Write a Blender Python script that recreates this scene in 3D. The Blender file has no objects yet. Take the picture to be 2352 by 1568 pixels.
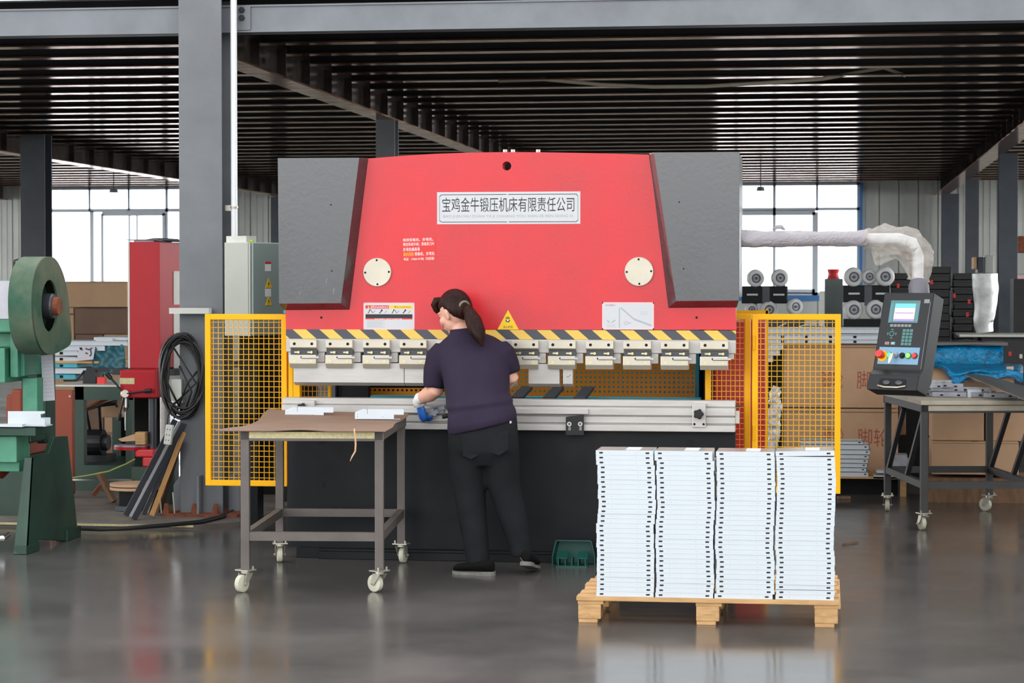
import bpy, bmesh, math, random
from mathutils import Vector, Matrix, noise
from mathutils.geometry import tessellate_polygon
random.seed(7)
C = bpy.context.scene.collection
SC = bpy.context.scene
PI = math.pi

# ------------------------------------------------------------------ camera, sky, exposure
FPX = 5200.0
YAW = math.atan(724 / FPX)
PITCH = math.atan(134 / FPX)
CAMZ = 1.575
cam_d = bpy.data.cameras.new('camera')
cam = bpy.data.objects.new('camera', cam_d)
C.objects.link(cam)
cam.location = (0, 0, CAMZ)
cam.rotation_euler = (PI / 2 - PITCH, 0, YAW)
cam_d.sensor_width = 36
cam_d.lens = FPX / 2352 * 36
cam_d.clip_start = 0.1
cam_d.clip_end = 400
cam_d.dof.use_dof = True
cam_d.dof.focus_distance = 12.6
cam_d.dof.aperture_fstop = 8.0
SC.camera = cam
SC.view_settings.view_transform = 'Standard'
SC.view_settings.look = 'None'
SC.view_settings.gamma = 1
SC.view_settings.exposure = 0.0
SC.view_settings.use_curve_mapping = False
SC.cycles.use_denoising = True
SC.cycles.max_bounces = 8
SC.cycles.sample_clamp_indirect = 8

W = bpy.data.worlds.new('overcast_sky')
SC.world = W
W.use_nodes = True
nt = W.node_tree
bg = nt.nodes['Background']
geo = nt.nodes.new('ShaderNodeTexCoord')
sep = nt.nodes.new('ShaderNodeSeparateXYZ')
nt.links.new(geo.outputs['Generated'], sep.inputs[0])
ramp = nt.nodes.new('ShaderNodeValToRGB')       # dim ground, bright open front of the hall low down, softer overhead
mr = nt.nodes.new('ShaderNodeMapRange')
mr.inputs[1].default_value = -1.0
mr.inputs[2].default_value = 1.0
nt.links.new(sep.outputs[2], mr.inputs[0])
nt.links.new(mr.outputs[0], ramp.inputs[0])
SKY = ((0.0, .3), (.485, .3), (.525, 3.3), (.68, 3.0), (.80, 1.5), (1.0, 1.4))
for i, (p_, v_) in enumerate(SKY):
    e = ramp.color_ramp.elements[i] if i < 2 else ramp.color_ramp.elements.new(p_)
    e.position = p_
    e.color = (v_ / 4, v_ / 4, v_ / 4, 1)
s4 = nt.nodes.new('ShaderNodeMath')
s4.operation = 'MULTIPLY'
s4.inputs[1].default_value = 4.0
nt.links.new(ramp.outputs[0], s4.inputs[0])
rampy = nt.nodes.new('ShaderNodeMapRange')      # open daylight beyond the windows
rampy.inputs[1].default_value = 0.0
rampy.inputs[2].default_value = 0.5
rampy.inputs[3].default_value = 0.0
rampy.inputs[4].default_value = 4.0
nt.links.new(sep.outputs[1], rampy.inputs[0])
abx = nt.nodes.new('ShaderNodeMath')
abx.operation = 'ABSOLUTE'
nt.links.new(sep.outputs[0], abx.inputs[0])
rampx = nt.nodes.new('ShaderNodeMapRange')
rampx.inputs[1].default_value = 0.45
rampx.inputs[2].default_value = 0.8
rampx.inputs[3].default_value = 0.0
rampx.inputs[4].default_value = 15.0
nt.links.new(abx.outputs[0], rampx.inputs[0])
lowz = nt.nodes.new('ShaderNodeMapRange')      # added side daylight, low down only, to brighten the interior through unseen openings
lowz.inputs[1].default_value = 0.10
lowz.inputs[2].default_value = 0.26
lowz.inputs[3].default_value = 1.0
lowz.inputs[4].default_value = 0.0
nt.links.new(sep.outputs[2], lowz.inputs[0])
side = nt.nodes.new('ShaderNodeMath')
side.operation = 'MULTIPLY'
nt.links.new(rampx.outputs[0], side.inputs[0])
nt.links.new(lowz.outputs[0], side.inputs[1])
my = nt.nodes.new('ShaderNodeMath')
my.operation = 'MAXIMUM'
nt.links.new(side.outputs[0], my.inputs[0])
nt.links.new(rampy.outputs[0], my.inputs[1])
mx = nt.nodes.new('ShaderNodeMath')
mx.operation = 'MAXIMUM'
nt.links.new(s4.outputs[0], mx.inputs[0])
nt.links.new(my.outputs[0], mx.inputs[1])
bg.inputs[0].default_value = (0.965, 0.985, 1.0, 1)
nt.links.new(mx.outputs[0], bg.inputs[1])


# ------------------------------------------------------------------ measuring: pixel of the 2352x1568 frame -> point of the place
def ray(px, py):
    cx = (px - 1176) / FPX
    cy = (784 - py) / FPX
    k = math.cos(PITCH) + cy * math.sin(PITCH)
    return (-math.sin(YAW) * k + cx * math.cos(YAW), math.cos(YAW) * k + cx * math.sin(YAW), -math.sin(PITCH) + cy * math.cos(PITCH))


def P(px, py, Y):
    d = ray(px, py)
    t = Y / d[1]
    return Vector((t * d[0], Y, CAMZ + t * d[2]))


def G(px, py, z=0.0):
    d = ray(px, py)
    t = (z - CAMZ) / d[2]
    return Vector((t * d[0], t * d[1], z))


def PX(px, Y, py=650):
    return P(px, py, Y).x


REF = [1176]       # column of the frame that heights are read in


def PZ(py, Y, px=None):
    return P(REF[0] if px is None else px, py, Y).z


# ------------------------------------------------------------------ materials
def lin(v):
    v = v / 255.0
    return v / 12.92 if v <= 0.04045 else ((v + 0.055) / 1.055) ** 2.4


def col(r, g, b):
    return (lin(r), lin(g), lin(b), 1)


def mat(name, rgb, rough=0.5, metal=0.0, var=0.0, scale=4.0, bump=0.0, bscale=60.0, spec=0.5, coat=0.0, emit=0.0, stretch=None, rvar=0.0, rgb2=None, thr=(0.35, 0.65)):
    m = bpy.data.materials.new(name)
    m.use_nodes = True
    t = m.node_tree
    b = t.nodes['Principled BSDF']
    c1 = col(*rgb)
    b.inputs['Base Color'].default_value = c1
    b.inputs['Roughness'].default_value = rough
    b.inputs['Metallic'].default_value = metal
    b.inputs['Specular IOR Level'].default_value = spec
    if coat:
        b.inputs['Coat Weight'].default_value = coat
        b.inputs['Coat Roughness'].default_value = 0.15
    if emit:
        b.inputs['Emission Color'].default_value = c1
        b.inputs['Emission Strength'].default_value = emit
    if var or bump or rvar or rgb2:
        tc = t.nodes.new('ShaderNodeTexCoord')
        mp = t.nodes.new('ShaderNodeMapping')
        t.links.new(tc.outputs['Object'], mp.inputs[0])
        if stretch:
            mp.inputs['Scale'].default_value = stretch
        if var or rgb2 or rvar:
            n = t.nodes.new('ShaderNodeTexNoise')
            n.inputs['Scale'].default_value = scale
            n.inputs['Detail'].default_value = 5
            n.inputs['Roughness'].default_value = 0.6
            t.links.new(mp.outputs[0], n.inputs['Vector'])
            r = t.nodes.new('ShaderNodeMapRange')
            r.inputs[1].default_value = thr[0]
            r.inputs[2].default_value = thr[1]
            t.links.new(n.outputs['Fac'], r.inputs[0])
            if var or rgb2:
                x = t.nodes.new('ShaderNodeMix')
                x.data_type = 'RGBA'
                if rgb2:
                    ca, cb = c1, col(*rgb2)
                else:
                    ca = tuple(v * (1 - var) for v in c1[:3]) + (1,)
                    cb = tuple(min(1, v * (1 + var)) for v in c1[:3]) + (1,)
                x.inputs[6].default_value = ca
                x.inputs[7].default_value = cb
                t.links.new(r.outputs[0], x.inputs[0])
                t.links.new(x.outputs[2], b.inputs['Base Color'])
            if rvar:
                r2 = t.nodes.new('ShaderNodeMapRange')
                r2.inputs[3].default_value = max(0.02, rough - rvar)
                r2.inputs[4].default_value = min(1, rough + rvar)
                t.links.new(r.outputs[0], r2.inputs[0])
                t.links.new(r2.outputs[0], b.inputs['Roughness'])
        if bump:
            n2 = t.nodes.new('ShaderNodeTexNoise')
            n2.inputs['Scale'].default_value = bscale
            n2.inputs['Detail'].default_value = 3
            t.links.new(mp.outputs[0], n2.inputs['Vector'])
            bp = t.nodes.new('ShaderNodeBump')
            bp.inputs['Strength'].default_value = bump
            bp.inputs['Distance'].default_value = 0.01
            t.links.new(n2.outputs['Fac'], bp.inputs['Height'])
            t.links.new(bp.outputs[0], b.inputs['Normal'])
    return m


M = {}
M['floor'] = mat('polished_concrete', (86, 83, 81), 0.19, var=0.18, scale=0.9, bump=0.02, bscale=9, rvar=0.06)
M['slab'] = mat('dusty_concrete', (112, 104, 97), 0.8, var=0.25, scale=3, bump=0.2, bscale=30)
M['steel_grey'] = mat('grey_painted_steel', (120, 124, 130), 0.42, var=0.12, scale=2.5, bump=0.02, bscale=40)
M['steel_dark'] = mat('dark_grey_painted_steel', (70, 75, 82), 0.45, var=0.15, scale=3)
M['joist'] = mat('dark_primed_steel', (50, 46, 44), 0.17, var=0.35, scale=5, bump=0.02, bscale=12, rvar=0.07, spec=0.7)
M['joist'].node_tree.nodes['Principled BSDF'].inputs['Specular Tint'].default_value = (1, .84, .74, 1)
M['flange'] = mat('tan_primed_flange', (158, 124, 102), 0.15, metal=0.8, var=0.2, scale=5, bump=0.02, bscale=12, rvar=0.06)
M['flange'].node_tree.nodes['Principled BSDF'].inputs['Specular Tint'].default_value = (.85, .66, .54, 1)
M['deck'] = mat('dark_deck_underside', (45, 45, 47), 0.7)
M['column'] = mat('grey_column_paint', (108, 111, 115), 0.42, var=0.12, scale=2.5, bump=0.02, bscale=40)
M['wall'] = mat('ribbed_wall_panel', (190, 192, 186), 0.55, var=0.08, scale=1.5)
M['frame_white'] = mat('white_window_frame', (205, 212, 220), 0.45)
M['frame_blue'] = mat('blue_window_trim', (70, 125, 185), 0.45)
M['red'] = mat('red_machine_paint', (204, 26, 36), 0.33, var=0.10, scale=2.2, bump=0.05, bscale=55, rvar=0.06, spec=0.7)
M['red_dark'] = mat('red_cabinet_paint', (172, 20, 32), 0.4, var=0.06, scale=2, spec=0.3)
M['black_paint'] = mat('black_machine_paint', (42, 44, 48), 0.27, var=0.2, scale=3.5, bump=0.05, bscale=45, rvar=0.05, spec=1.0, coat=0.6)
M['bed_black'] = mat('black_bed_paint', (17, 19, 22), 0.5, var=0.25, scale=2.5, bump=0.04, bscale=40, rvar=0.08, spec=0.25)
M['black'] = mat('black_plastic', (25, 26, 29), 0.42, bump=0.03, bscale=200, spec=0.35)
M['void'] = mat('black_void_shade', (10, 10, 11), 0.8)
M['rubber'] = mat('black_rubber_and_slot_shade', (30, 30, 32), 0.6, var=0.1)
M['silver'] = mat('ground_steel', (188, 184, 180), 0.42, metal=0.35, var=0.1, scale=6, stretch=(0.5, 1, 3), bump=0.02, bscale=40)
M['nickel'] = mat('nickel_plated_clamp', (200, 192, 175), 0.38, metal=0.45, var=0.05, scale=8)
M['chrome'] = mat('bright_chrome', (200, 200, 200), 0.2, metal=1.0, var=0.1, scale=4, stretch=(1, 1, 3))
M['strip_dark'] = mat('dark_steel_strip', (70, 72, 78), 0.4, metal=0.5)
M['bolt'] = mat('zinc_bolt', (205, 195, 150), 0.35, metal=0.7)
M['yellow'] = mat('yellow_guard_paint', (246, 178, 4), 0.45, var=0.04, scale=3, spec=0.25)
M['yellow_dull'] = mat('yellow_perforated_plate', (214, 140, 14), 0.5, var=0.08, scale=3)
M['white_plate'] = mat('white_plate', (198, 199, 203), 0.35)
M['ink'] = mat('black_ink', (28, 28, 30), 0.5)
M['ink_grey'] = mat('grey_ink', (150, 150, 152), 0.5)
M['sign_red'] = mat('red_print', (214, 48, 44), 0.5)
M['sign_yellow'] = mat('yellow_print', (246, 200, 40), 0.5)
M['sign_white'] = mat('white_print', (240, 240, 240), 0.5)
M['pale_red'] = mat('pink_film', (238, 190, 192), 0.4)
M['cab'] = mat('light_grey_cabinet_paint', (182, 184, 175), 0.5, var=0.03)
M['cab_door'] = mat('grey_green_cabinet_door', (150, 165, 160), 0.4, var=0.05, scale=2)
M['table_steel'] = mat('brown_grey_steel_tube', (98, 90, 86), 0.5, var=0.12, scale=6)
M['table_dark'] = mat('black_steel_tube', (52, 50, 50), 0.5, var=0.12, scale=6)
M['zinc'] = mat('zinc_bracket', (176, 172, 160), 0.4, metal=0.6, var=0.1)
M['wheel'] = mat('ivory_caster_wheel', (198, 196, 176), 0.5, var=0.06, scale=20)
M['board_pale'] = mat('pale_worn_board', (176, 168, 150), 0.6, var=0.12, scale=8)
M['chip'] = mat('chipboard_edge', (196, 184, 142), 0.85, var=0.14, scale=60)
M['card'] = mat('brown_cardboard', (200, 162, 128), 0.8, var=0.06, scale=3, bump=0.05, bscale=20)
M['card_dark'] = mat('brown_cardboard_sheet', (124, 97, 79), 0.7, var=0.1, scale=4, bump=0.08, bscale=14)
M['card_print'] = mat('red_carton_print', (172, 92, 78), 0.8)
M['channel'] = mat('white_galvanised_channel', (204, 211, 217), 0.35, var=0.02, scale=6)
M['channel_top'] = mat('pale_channel_top', (206, 206, 206), 0.22, metal=0.8, var=0.05)
M['pine'] = mat('pine_wood', (194, 152, 102), 0.65, var=0.16, scale=6, stretch=(1, 6, 6), bump=0.1, bscale=30)
M['pine_end'] = mat('pine_end_grain', (190, 150, 102), 0.75, var=0.18, scale=14, stretch=(1, 1, 5))
M['green_pan'] = mat('dark_green_plastic', (20, 82, 74), 0.45)
M['press_green'] = mat('worn_green_machine_paint', (12, 46, 34), 0.4, var=0.3, scale=3.5, bump=0.05, bscale=30, rgb2=(24, 66, 50))
M['press_light'] = mat('light_green_machine_paint', (54, 128, 100), 0.45, var=0.2, scale=4, rgb2=(88, 152, 124))
M['dust'] = mat('dusty_green_guard', (112, 112, 94), 0.7, rgb2=(34, 82, 60), scale=2.2, bump=0.04)
M['orange'] = mat('orange_cabinet_paint', (140, 56, 26), 0.45, var=0.12, scale=3)
M['bench_green'] = mat('dark_green_bench_paint', (36, 62, 50), 0.45, var=0.15)
M['teal'] = mat('teal_paint', (52, 170, 190), 0.35, var=0.15, scale=5)
M['teal_dark'] = mat('dark_teal_paint', (30, 92, 104), 0.4, var=0.15)
M['cable'] = mat('black_cable', (28, 27, 27), 0.45)
M['cable_white'] = mat('ivory_cable', (232, 224, 204), 0.5)
M['rust'] = mat('rusty_steel', (128, 72, 48), 0.85, var=0.3, scale=20, bump=0.2)
M['wood_old'] = mat('weathered_plank', (122, 92, 68), 0.8, var=0.25, scale=6, stretch=(4, 1, 1))
M['wood_pale'] = mat('pale_wood_strip', (214, 160, 100), 0.7, var=0.08)
M['skin'] = mat('skin', (222, 168, 146), 0.5, var=0.04, scale=10)
M['hair'] = mat('dark_brown_hair', (40, 19, 15), 0.42, var=0.5, scale=12, stretch=(5, 5, 0.6), bump=0.25, bscale=30, spec=0.15)
M['shirt'] = mat('navy_polo_fabric', (44, 36, 54), 0.85, var=0.08, scale=6, bump=0.7, bscale=5, spec=0.2, stretch=(1.6, 1, 1))
M['jeans'] = mat('black_denim', (30, 31, 34), 0.85, var=0.16, scale=7, bump=0.2, bscale=10, spec=0.2)
M['shoe'] = mat('black_velvet_shoe', (14, 13, 14), 0.9, spec=0.2)
M['sole'] = mat('worn_grey_sole', (118, 116, 112), 0.7, var=0.2, scale=20)
M['glove_white'] = mat('white_knit_glove', (222, 222, 222), 0.8, bump=0.1, bscale=150)
M['glove_blue'] = mat('blue_rubber_glove', (28, 92, 178), 0.5, bump=0.1, bscale=60)
M['tie'] = mat('grey_hair_tie', (122, 118, 104), 0.8)
M['twine'] = mat('straw_twine', (206, 164, 128), 0.8)
M['screen_blue'] = mat('lit_screen_blue', (96, 176, 230), 0.3, emit=0.45)
M['screen_peach'] = mat('lit_screen_peach', (236, 196, 178), 0.3, emit=0.4)
M['screen_violet'] = mat('lit_screen_violet', (150, 120, 214), 0.3, emit=0.4)
M['key_teal'] = mat('teal_key_print', (70, 120, 116), 0.5)
M['key_grey'] = mat('grey_key_print', (128, 130, 134), 0.5)
M['panel_blue'] = mat('blue_grey_button_plate', (112, 152, 180), 0.5)
M['lamp_green'] = mat('lit_green_button', (60, 250, 140), 0.3, emit=1.2)
M['lamp_lime'] = mat('lit_lime_button', (120, 240, 90), 0.3, emit=0.8)
M['button_red'] = mat('red_button', (226, 40, 34), 0.35)
M['collar_grey'] = mat('grey_plastic_collar', (104, 102, 110), 0.5)
M['white_pipe'] = mat('white_painted_pipe', (226, 228, 230), 0.3)
M['paper'] = mat('white_paper', (204, 202, 212), 0.8, var=0.03, scale=30)
M['tray_black'] = mat('black_tray_steel', (26, 25, 26), 0.5, var=0.2)
M['wheel_grey'] = mat('grey_caster_wheel', (206, 208, 208), 0.45, var=0.08, scale=12)
M['foil'] = mat('silver_wrap', (214, 216, 216), 0.45, metal=0.3, var=0.2, scale=8, bump=0.3, bscale=12)
M['steel_sheet'] = mat('grey_steel_sheet', (96, 94, 92), 0.45, metal=0.3, var=0.1)
M['part_grey'] = mat('grey_stamped_part', (150, 152, 160), 0.4, metal=0.3, var=0.15, scale=20)
M['crate_grey'] = mat('grey_box_paint', (122, 134, 132), 0.5, var=0.15, scale=4)
M['lime'] = mat('lime_tape', (176, 206, 40), 0.5)
M['cord_yellow'] = mat('yellow_green_cord', (170, 176, 96), 0.7)
M['lamp_grey'] = mat('grey_lamp_shade', (108, 116, 112), 0.5)
M['white_metal'] = mat('white_painted_shelf', (206, 206, 198), 0.5, var=0.08, scale=6)


def stripes_mat():
    m = bpy.data.materials.new('black_yellow_hazard_tape')
    m.use_nodes = True
    t = m.node_tree
    b = t.nodes['Principled BSDF']
    b.inputs['Roughness'].default_value = 0.4
    tc = t.nodes.new('ShaderNodeTexCoord')
    s = t.nodes.new('ShaderNodeSeparateXYZ')
    t.links.new(tc.outputs['Object'], s.inputs[0])
    a = t.nodes.new('ShaderNodeMath')
    a.operation = 'MULTIPLY_ADD'
    a.inputs[1].default_value = 1.14
    t.links.new(s.outputs[2], a.inputs[0])
    t.links.new(s.outputs[0], a.inputs[2])
    d = t.nodes.new('ShaderNodeMath')
    d.operation = 'MULTIPLY_ADD'
    d.inputs[1].default_value = 1 / 0.1568
    d.inputs[2].default_value = 19.92
    t.links.new(a.outputs[0], d.inputs[0])
    fr = t.nodes.new('ShaderNodeMath')
    fr.operation = 'FRACT'
    t.links.new(d.outputs[0], fr.inputs[0])
    g = t.nodes.new('ShaderNodeMath')
    g.operation = 'GREATER_THAN'
    g.inputs[1].default_value = 0.5
    t.links.new(fr.outputs[0], g.inputs[0])
    x = t.nodes.new('ShaderNodeMix')
    x.data_type = 'RGBA'
    x.inputs[6].default_value = col(66, 68, 76)
    x.inputs[7].default_value = col(226, 186, 84)
    t.links.new(g.outputs[0], x.inputs[0])
    t.links.new(x.outputs[2], b.inputs['Base Color'])
    return m


M['hazard'] = stripes_mat()


def film_mat(name, rgb, opacity, rough=0.25, rgb2=None):
    m = bpy.data.materials.new(name)
    m.use_nodes = True
    t = m.node_tree
    b = t.nodes['Principled BSDF']
    b.inputs['Base Color'].default_value = col(*rgb)
    b.inputs['Roughness'].default_value = rough
    out = t.nodes['Material Output']
    nz = t.nodes.new('ShaderNodeTexNoise')
    nz.inputs['Scale'].default_value = 22
    nz.inputs['Detail'].default_value = 4
    nz.inputs['Distortion'].default_value = 1.5
    bp = t.nodes.new('ShaderNodeBump')
    bp.inputs['Strength'].default_value = 0.8
    bp.inputs['Distance'].default_value = 0.02
    tcn = t.nodes.new('ShaderNodeTexCoord')
    t.links.new(tcn.outputs['Object'], nz.inputs['Vector'])
    t.links.new(nz.outputs['Fac'], bp.inputs['Height'])
    t.links.new(bp.outputs[0], b.inputs['Normal'])
    tr = t.nodes.new('ShaderNodeBsdfTransparent')
    tl = t.nodes.new('ShaderNodeBsdfTranslucent')
    tl.inputs[0].default_value = col(*rgb)
    if rgb2:
        x = t.nodes.new('ShaderNodeMix')
        x.data_type = 'RGBA'
        x.inputs[6].default_value = col(*rgb)
        x.inputs[7].default_value = col(*rgb2)
        n2 = t.nodes.new('ShaderNodeTexNoise')
        n2.inputs['Scale'].default_value = 7
        n2.inputs['Detail'].default_value = 6
        n2.inputs['Distortion'].default_value = 2
        r2 = t.nodes.new('ShaderNodeMapRange')
        r2.inputs[1].default_value = 0.48
        r2.inputs[2].default_value = 0.62
        t.links.new(tcn.outputs['Object'], n2.inputs['Vector'])
        t.links.new(n2.outputs['Fac'], r2.inputs[0])
        t.links.new(r2.outputs[0], x.inputs[0])
        t.links.new(x.outputs[2], b.inputs['Base Color'])
    m1 = t.nodes.new('ShaderNodeMixShader')
    m1.inputs[0].default_value = 0.3
    t.links.new(b.outputs[0], m1.inputs[1])
    t.links.new(tl.outputs[0], m1.inputs[2])
    m2 = t.nodes.new('ShaderNodeMixShader')
    m2.inputs[0].default_value = opacity
    t.links.new(tr.outputs[0], m2.inputs[1])
    t.links.new(m1.outputs[0], m2.inputs[2])
    t.links.new(m2.outputs[0], out.inputs['Surface'])
    return m


M['film'] = film_mat('clear_plastic_film', (212, 204, 196), 0.38, 0.12)
M['film_grey'] = film_mat('grey_plastic_wrap', (190, 184, 190), 0.92, 0.35)
M['film_blue'] = film_mat('blue_plastic_film', (14, 156, 214), 0.95, 0.15, (20, 92, 132))


def glass_mat():
    m = bpy.data.materials.new('window_glass')
    m.use_nodes = True
    t = m.node_tree
    out = t.nodes['Material Output']
    gl = t.nodes.new('ShaderNodeBsdfGlossy')
    gl.inputs['Roughness'].default_value = 0.03
    tr = t.nodes.new('ShaderNodeBsdfTransparent')
    tr.inputs[0].default_value = (0.95, 0.97, 1, 1)
    x = t.nodes.new('ShaderNodeMixShader')
    x.inputs[0].default_value = 0.06
    t.links.new(tr.outputs[0], x.inputs[1])
    t.links.new(gl.outputs[0], x.inputs[2])
    t.links.new(x.outputs[0], out.inputs['Surface'])
    return m


M['glass'] = glass_mat()


# ------------------------------------------------------------------ mesh helpers
_txt = {}


def text_geo(s):
    """Outline of a string as triangles, fitted into a unit box."""
    if s in _txt:
        return _txt[s]
    cu = bpy.data.curves.new('lettering', 'FONT')
    cu.body = s
    cu.resolution_u = 3
    ob = bpy.data.objects.new('lettering', cu)
    C.objects.link(ob)
    dg = bpy.context.evaluated_depsgraph_get()
    dg.update()
    me = bpy.data.meshes.new_from_object(ob.evaluated_get(dg))
    v = [(p.co.x, p.co.y) for p in me.vertices]
    f = [tuple(p.vertices) for p in me.polygons]
    bpy.data.objects.remove(ob)
    bpy.data.curves.remove(cu)
    bpy.data.meshes.remove(me)
    if not v:
        _txt[s] = ([], [])
        return _txt[s]
    x0, x1 = min(p[0] for p in v), max(p[0] for p in v)
    y0, y1 = min(p[1] for p in v), max(p[1] for p in v)
    w, h = max(x1 - x0, 1e-6), max(y1 - y0, 1e-6)
    _txt[s] = ([((p[0] - x0) / w, (p[1] - y0) / h) for p in v], f)
    return _txt[s]


class MB:
    def __init__(self, xf=None):
        self.v, self.f, self.mi = [], [], []
        self.xf = xf or Matrix.Identity(4)
        self.m = 0

    def add(self, vs, fs):
        b = len(self.v)
        self.v.extend(self.xf @ Vector(p) for p in vs)
        for q in fs:
            self.f.append(tuple(b + i for i in q))
            self.mi.append(self.m)
        return self

    def box(self, x0, x1, y0, y1, z0, z1):
        x0, x1 = min(x0, x1), max(x0, x1)
        y0, y1 = min(y0, y1), max(y0, y1)
        z0, z1 = min(z0, z1), max(z0, z1)
        return self.add([(x0, y0, z0), (x1, y0, z0), (x1, y1, z0), (x0, y1, z0), (x0, y0, z1), (x1, y0, z1), (x1, y1, z1), (x0, y1, z1)],
                        [(0, 3, 2, 1), (4, 5, 6, 7), (0, 1, 5, 4), (1, 2, 6, 5), (2, 3, 7, 6), (3, 0, 4, 7)])

    def cbox(self, c, s, rot=None):
        m = Matrix.Translation(Vector(c)) @ (rot.to_4x4() if rot else Matrix.Identity(4))
        sx, sy, sz = (v / 2 for v in s)
        vs = [m @ Vector(p) for p in [(-sx, -sy, -sz), (sx, -sy, -sz), (sx, sy, -sz), (-sx, sy, -sz), (-sx, -sy, sz), (sx, -sy, sz), (sx, sy, sz), (-sx, sy, sz)]]
        return self.add(vs, [(0, 3, 2, 1), (4, 5, 6, 7), (0, 1, 5, 4), (1, 2, 6, 5), (2, 3, 7, 6), (3, 0, 4, 7)])

    def bar(self, p0, p1, w, h, roll=0.0):
        """A square bar from p0 to p1, w across and h upwards."""
        p0, p1 = Vector(p0), Vector(p1)
        d = p1 - p0
        q = d.to_track_quat('Y', 'Z').to_matrix() @ Matrix.Rotation(roll, 3, 'Y')
        return self.cbox((p0 + p1) / 2, (w, d.length, h), q)

    def tube(self, pts, r, n=10, cap=True, squash=1.0, round_end=False):
        pts = [Vector(p) for p in pts]
        k = len(pts)
        rs = list(r) if hasattr(r, '__len__') else [r] * k
        if round_end:
            d0 = (pts[0] - pts[1]).normalized()
            d1 = (pts[-1] - pts[-2]).normalized()
            a0 = [(pts[0] + d0 * rs[0] * math.sin(a), rs[0] * math.cos(a)) for a in (1.45, 1.0, 0.5)]
            a1 = [(pts[-1] + d1 * rs[-1] * math.sin(a), rs[-1] * math.cos(a)) for a in (0.5, 1.0, 1.45)]
            pts = [p for p, _ in a0] + pts + [p for p, _ in a1]
            rs = [q for _, q in a0] + rs + [q for _, q in a1]
            k = len(pts)
        vs, fs = [], []
        up = None
        for i in range(k):
            t = (pts[min(i + 1, k - 1)] - pts[max(i - 1, 0)]).normalized()
            if up is None:
                up = Vector((0, 0, 1)) if abs(t.z) < 0.9 else Vector((0, 1, 0))
            s = t.cross(up).normalized()
            up = s.cross(t).normalized()
            for j in range(n):
                a = 2 * PI * j / n
                vs.append(pts[i] + s * math.cos(a) * rs[i] + up * math.sin(a) * rs[i] * squash)
        for i in range(k - 1):
            for j in range(n):
                fs.append((i * n + j, i * n + (j + 1) % n, (i + 1) * n + (j + 1) % n, (i + 1) * n + j))
        if cap:
            fs.append(tuple(reversed(range(n))))
            fs.append(tuple((k - 1) * n + j for j in range(n)))
        return self.add(vs, fs)

    def cyl(self, p0, p1, r, n=16, r1=None):
        return self.tube([p0, p1], [r, r if r1 is None else r1], n)

    def ring(self, c, axis, r0, r1, h, n=24):
        """Flat annulus of inner radius r0, outer r1, h thick along axis."""
        q = Vector(axis).to_track_quat('Z', 'Y').to_matrix()
        c = Vector(c)
        vs, fs = [], []
        for j in range(n):
            a = 2 * PI * j / n
            d = Vector((math.cos(a), math.sin(a), 0))
            for rr, z in ((r0, 0), (r1, 0), (r1, h), (r0, h)):
                vs.append(c + q @ (d * rr + Vector((0, 0, z))))
        for j in range(n):
            k = (j + 1) % n
            for i in range(4):
                fs.append((j * 4 + i, k * 4 + i, k * 4 + (i + 1) % 4, j * 4 + (i + 1) % 4))
        return self.add(vs, fs)

    def ball(self, c, r, nu=16, nv=10, rot=None):
        r = Vector(r) if hasattr(r, '__len__') else Vector((r, r, r))
        c = Vector(c)
        R = rot.to_3x3() if rot else Matrix.Identity(3)
        vs = [c + R @ Vector((0, 0, -r.z))]
        for i in range(1, nv):
            b = -PI / 2 + PI * i / nv
            for j in range(nu):
                a = 2 * PI * j / nu
                vs.append(c + R @ Vector((r.x * math.cos(b) * math.cos(a), r.y * math.cos(b) * math.sin(a), r.z * math.sin(b))))
        vs.append(c + R @ Vector((0, 0, r.z)))
        fs = []
        for j in range(nu):
            fs.append((0, 1 + (j + 1) % nu, 1 + j))
            fs.append((len(vs) - 1, 1 + (nv - 2) * nu + j, 1 + (nv - 2) * nu + (j + 1) % nu))
        for i in range(nv - 2):
            for j in range(nu):
                fs.append((1 + i * nu + j, 1 + i * nu + (j + 1) % nu, 1 + (i + 1) * nu + (j + 1) % nu, 1 + (i + 1) * nu + j))
        return self.add(vs, fs)

    def loft(self, rings, cap=True):
        n = len(rings[0])
        vs = [p for r in rings for p in r]
        fs = []
        for i in range(len(rings) - 1):
            for j in range(n):
                fs.append((i * n + j, i * n + (j + 1) % n, (i + 1) * n + (j + 1) % n, (i + 1) * n + j))
        if cap:
            fs.append(tuple(reversed(range(n))))
            fs.append(tuple((len(rings) - 1) * n + j for j in range(n)))
        return self.add(vs, fs)

    def plate(self, outer, holes, y0, y1):
        """Plate in the X-Z plane from y0 (front) to y1; outer and holes are lists of (x, z)."""
        loops = [[Vector((x, z, 0)) for x, z in L] for L in [outer] + list(holes)]
        tris = tessellate_polygon(loops)
        flat = [p for L in loops for p in L]
        n = len(flat)
        vs = [(p.x, y0, p.y) for p in flat] + [(p.x, y1, p.y) for p in flat]
        fs = []
        for t in tris:
            a, b, c = (flat[i] for i in t)
            cr = (b.x - a.x) * (c.y - a.y) - (b.y - a.y) * (c.x - a.x)
            t = tuple(t) if cr > 0 else tuple(reversed(t))
            fs.append(t)
            fs.append(tuple(i + n for i in reversed(t)))
        k = 0
        for L in loops:
            m = len(L)
            for i in range(m):
                a, b = k + i, k + (i + 1) % m
                fs.append((a, b, b + n, a + n))
            k += m
        return self.add(vs, fs)

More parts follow.
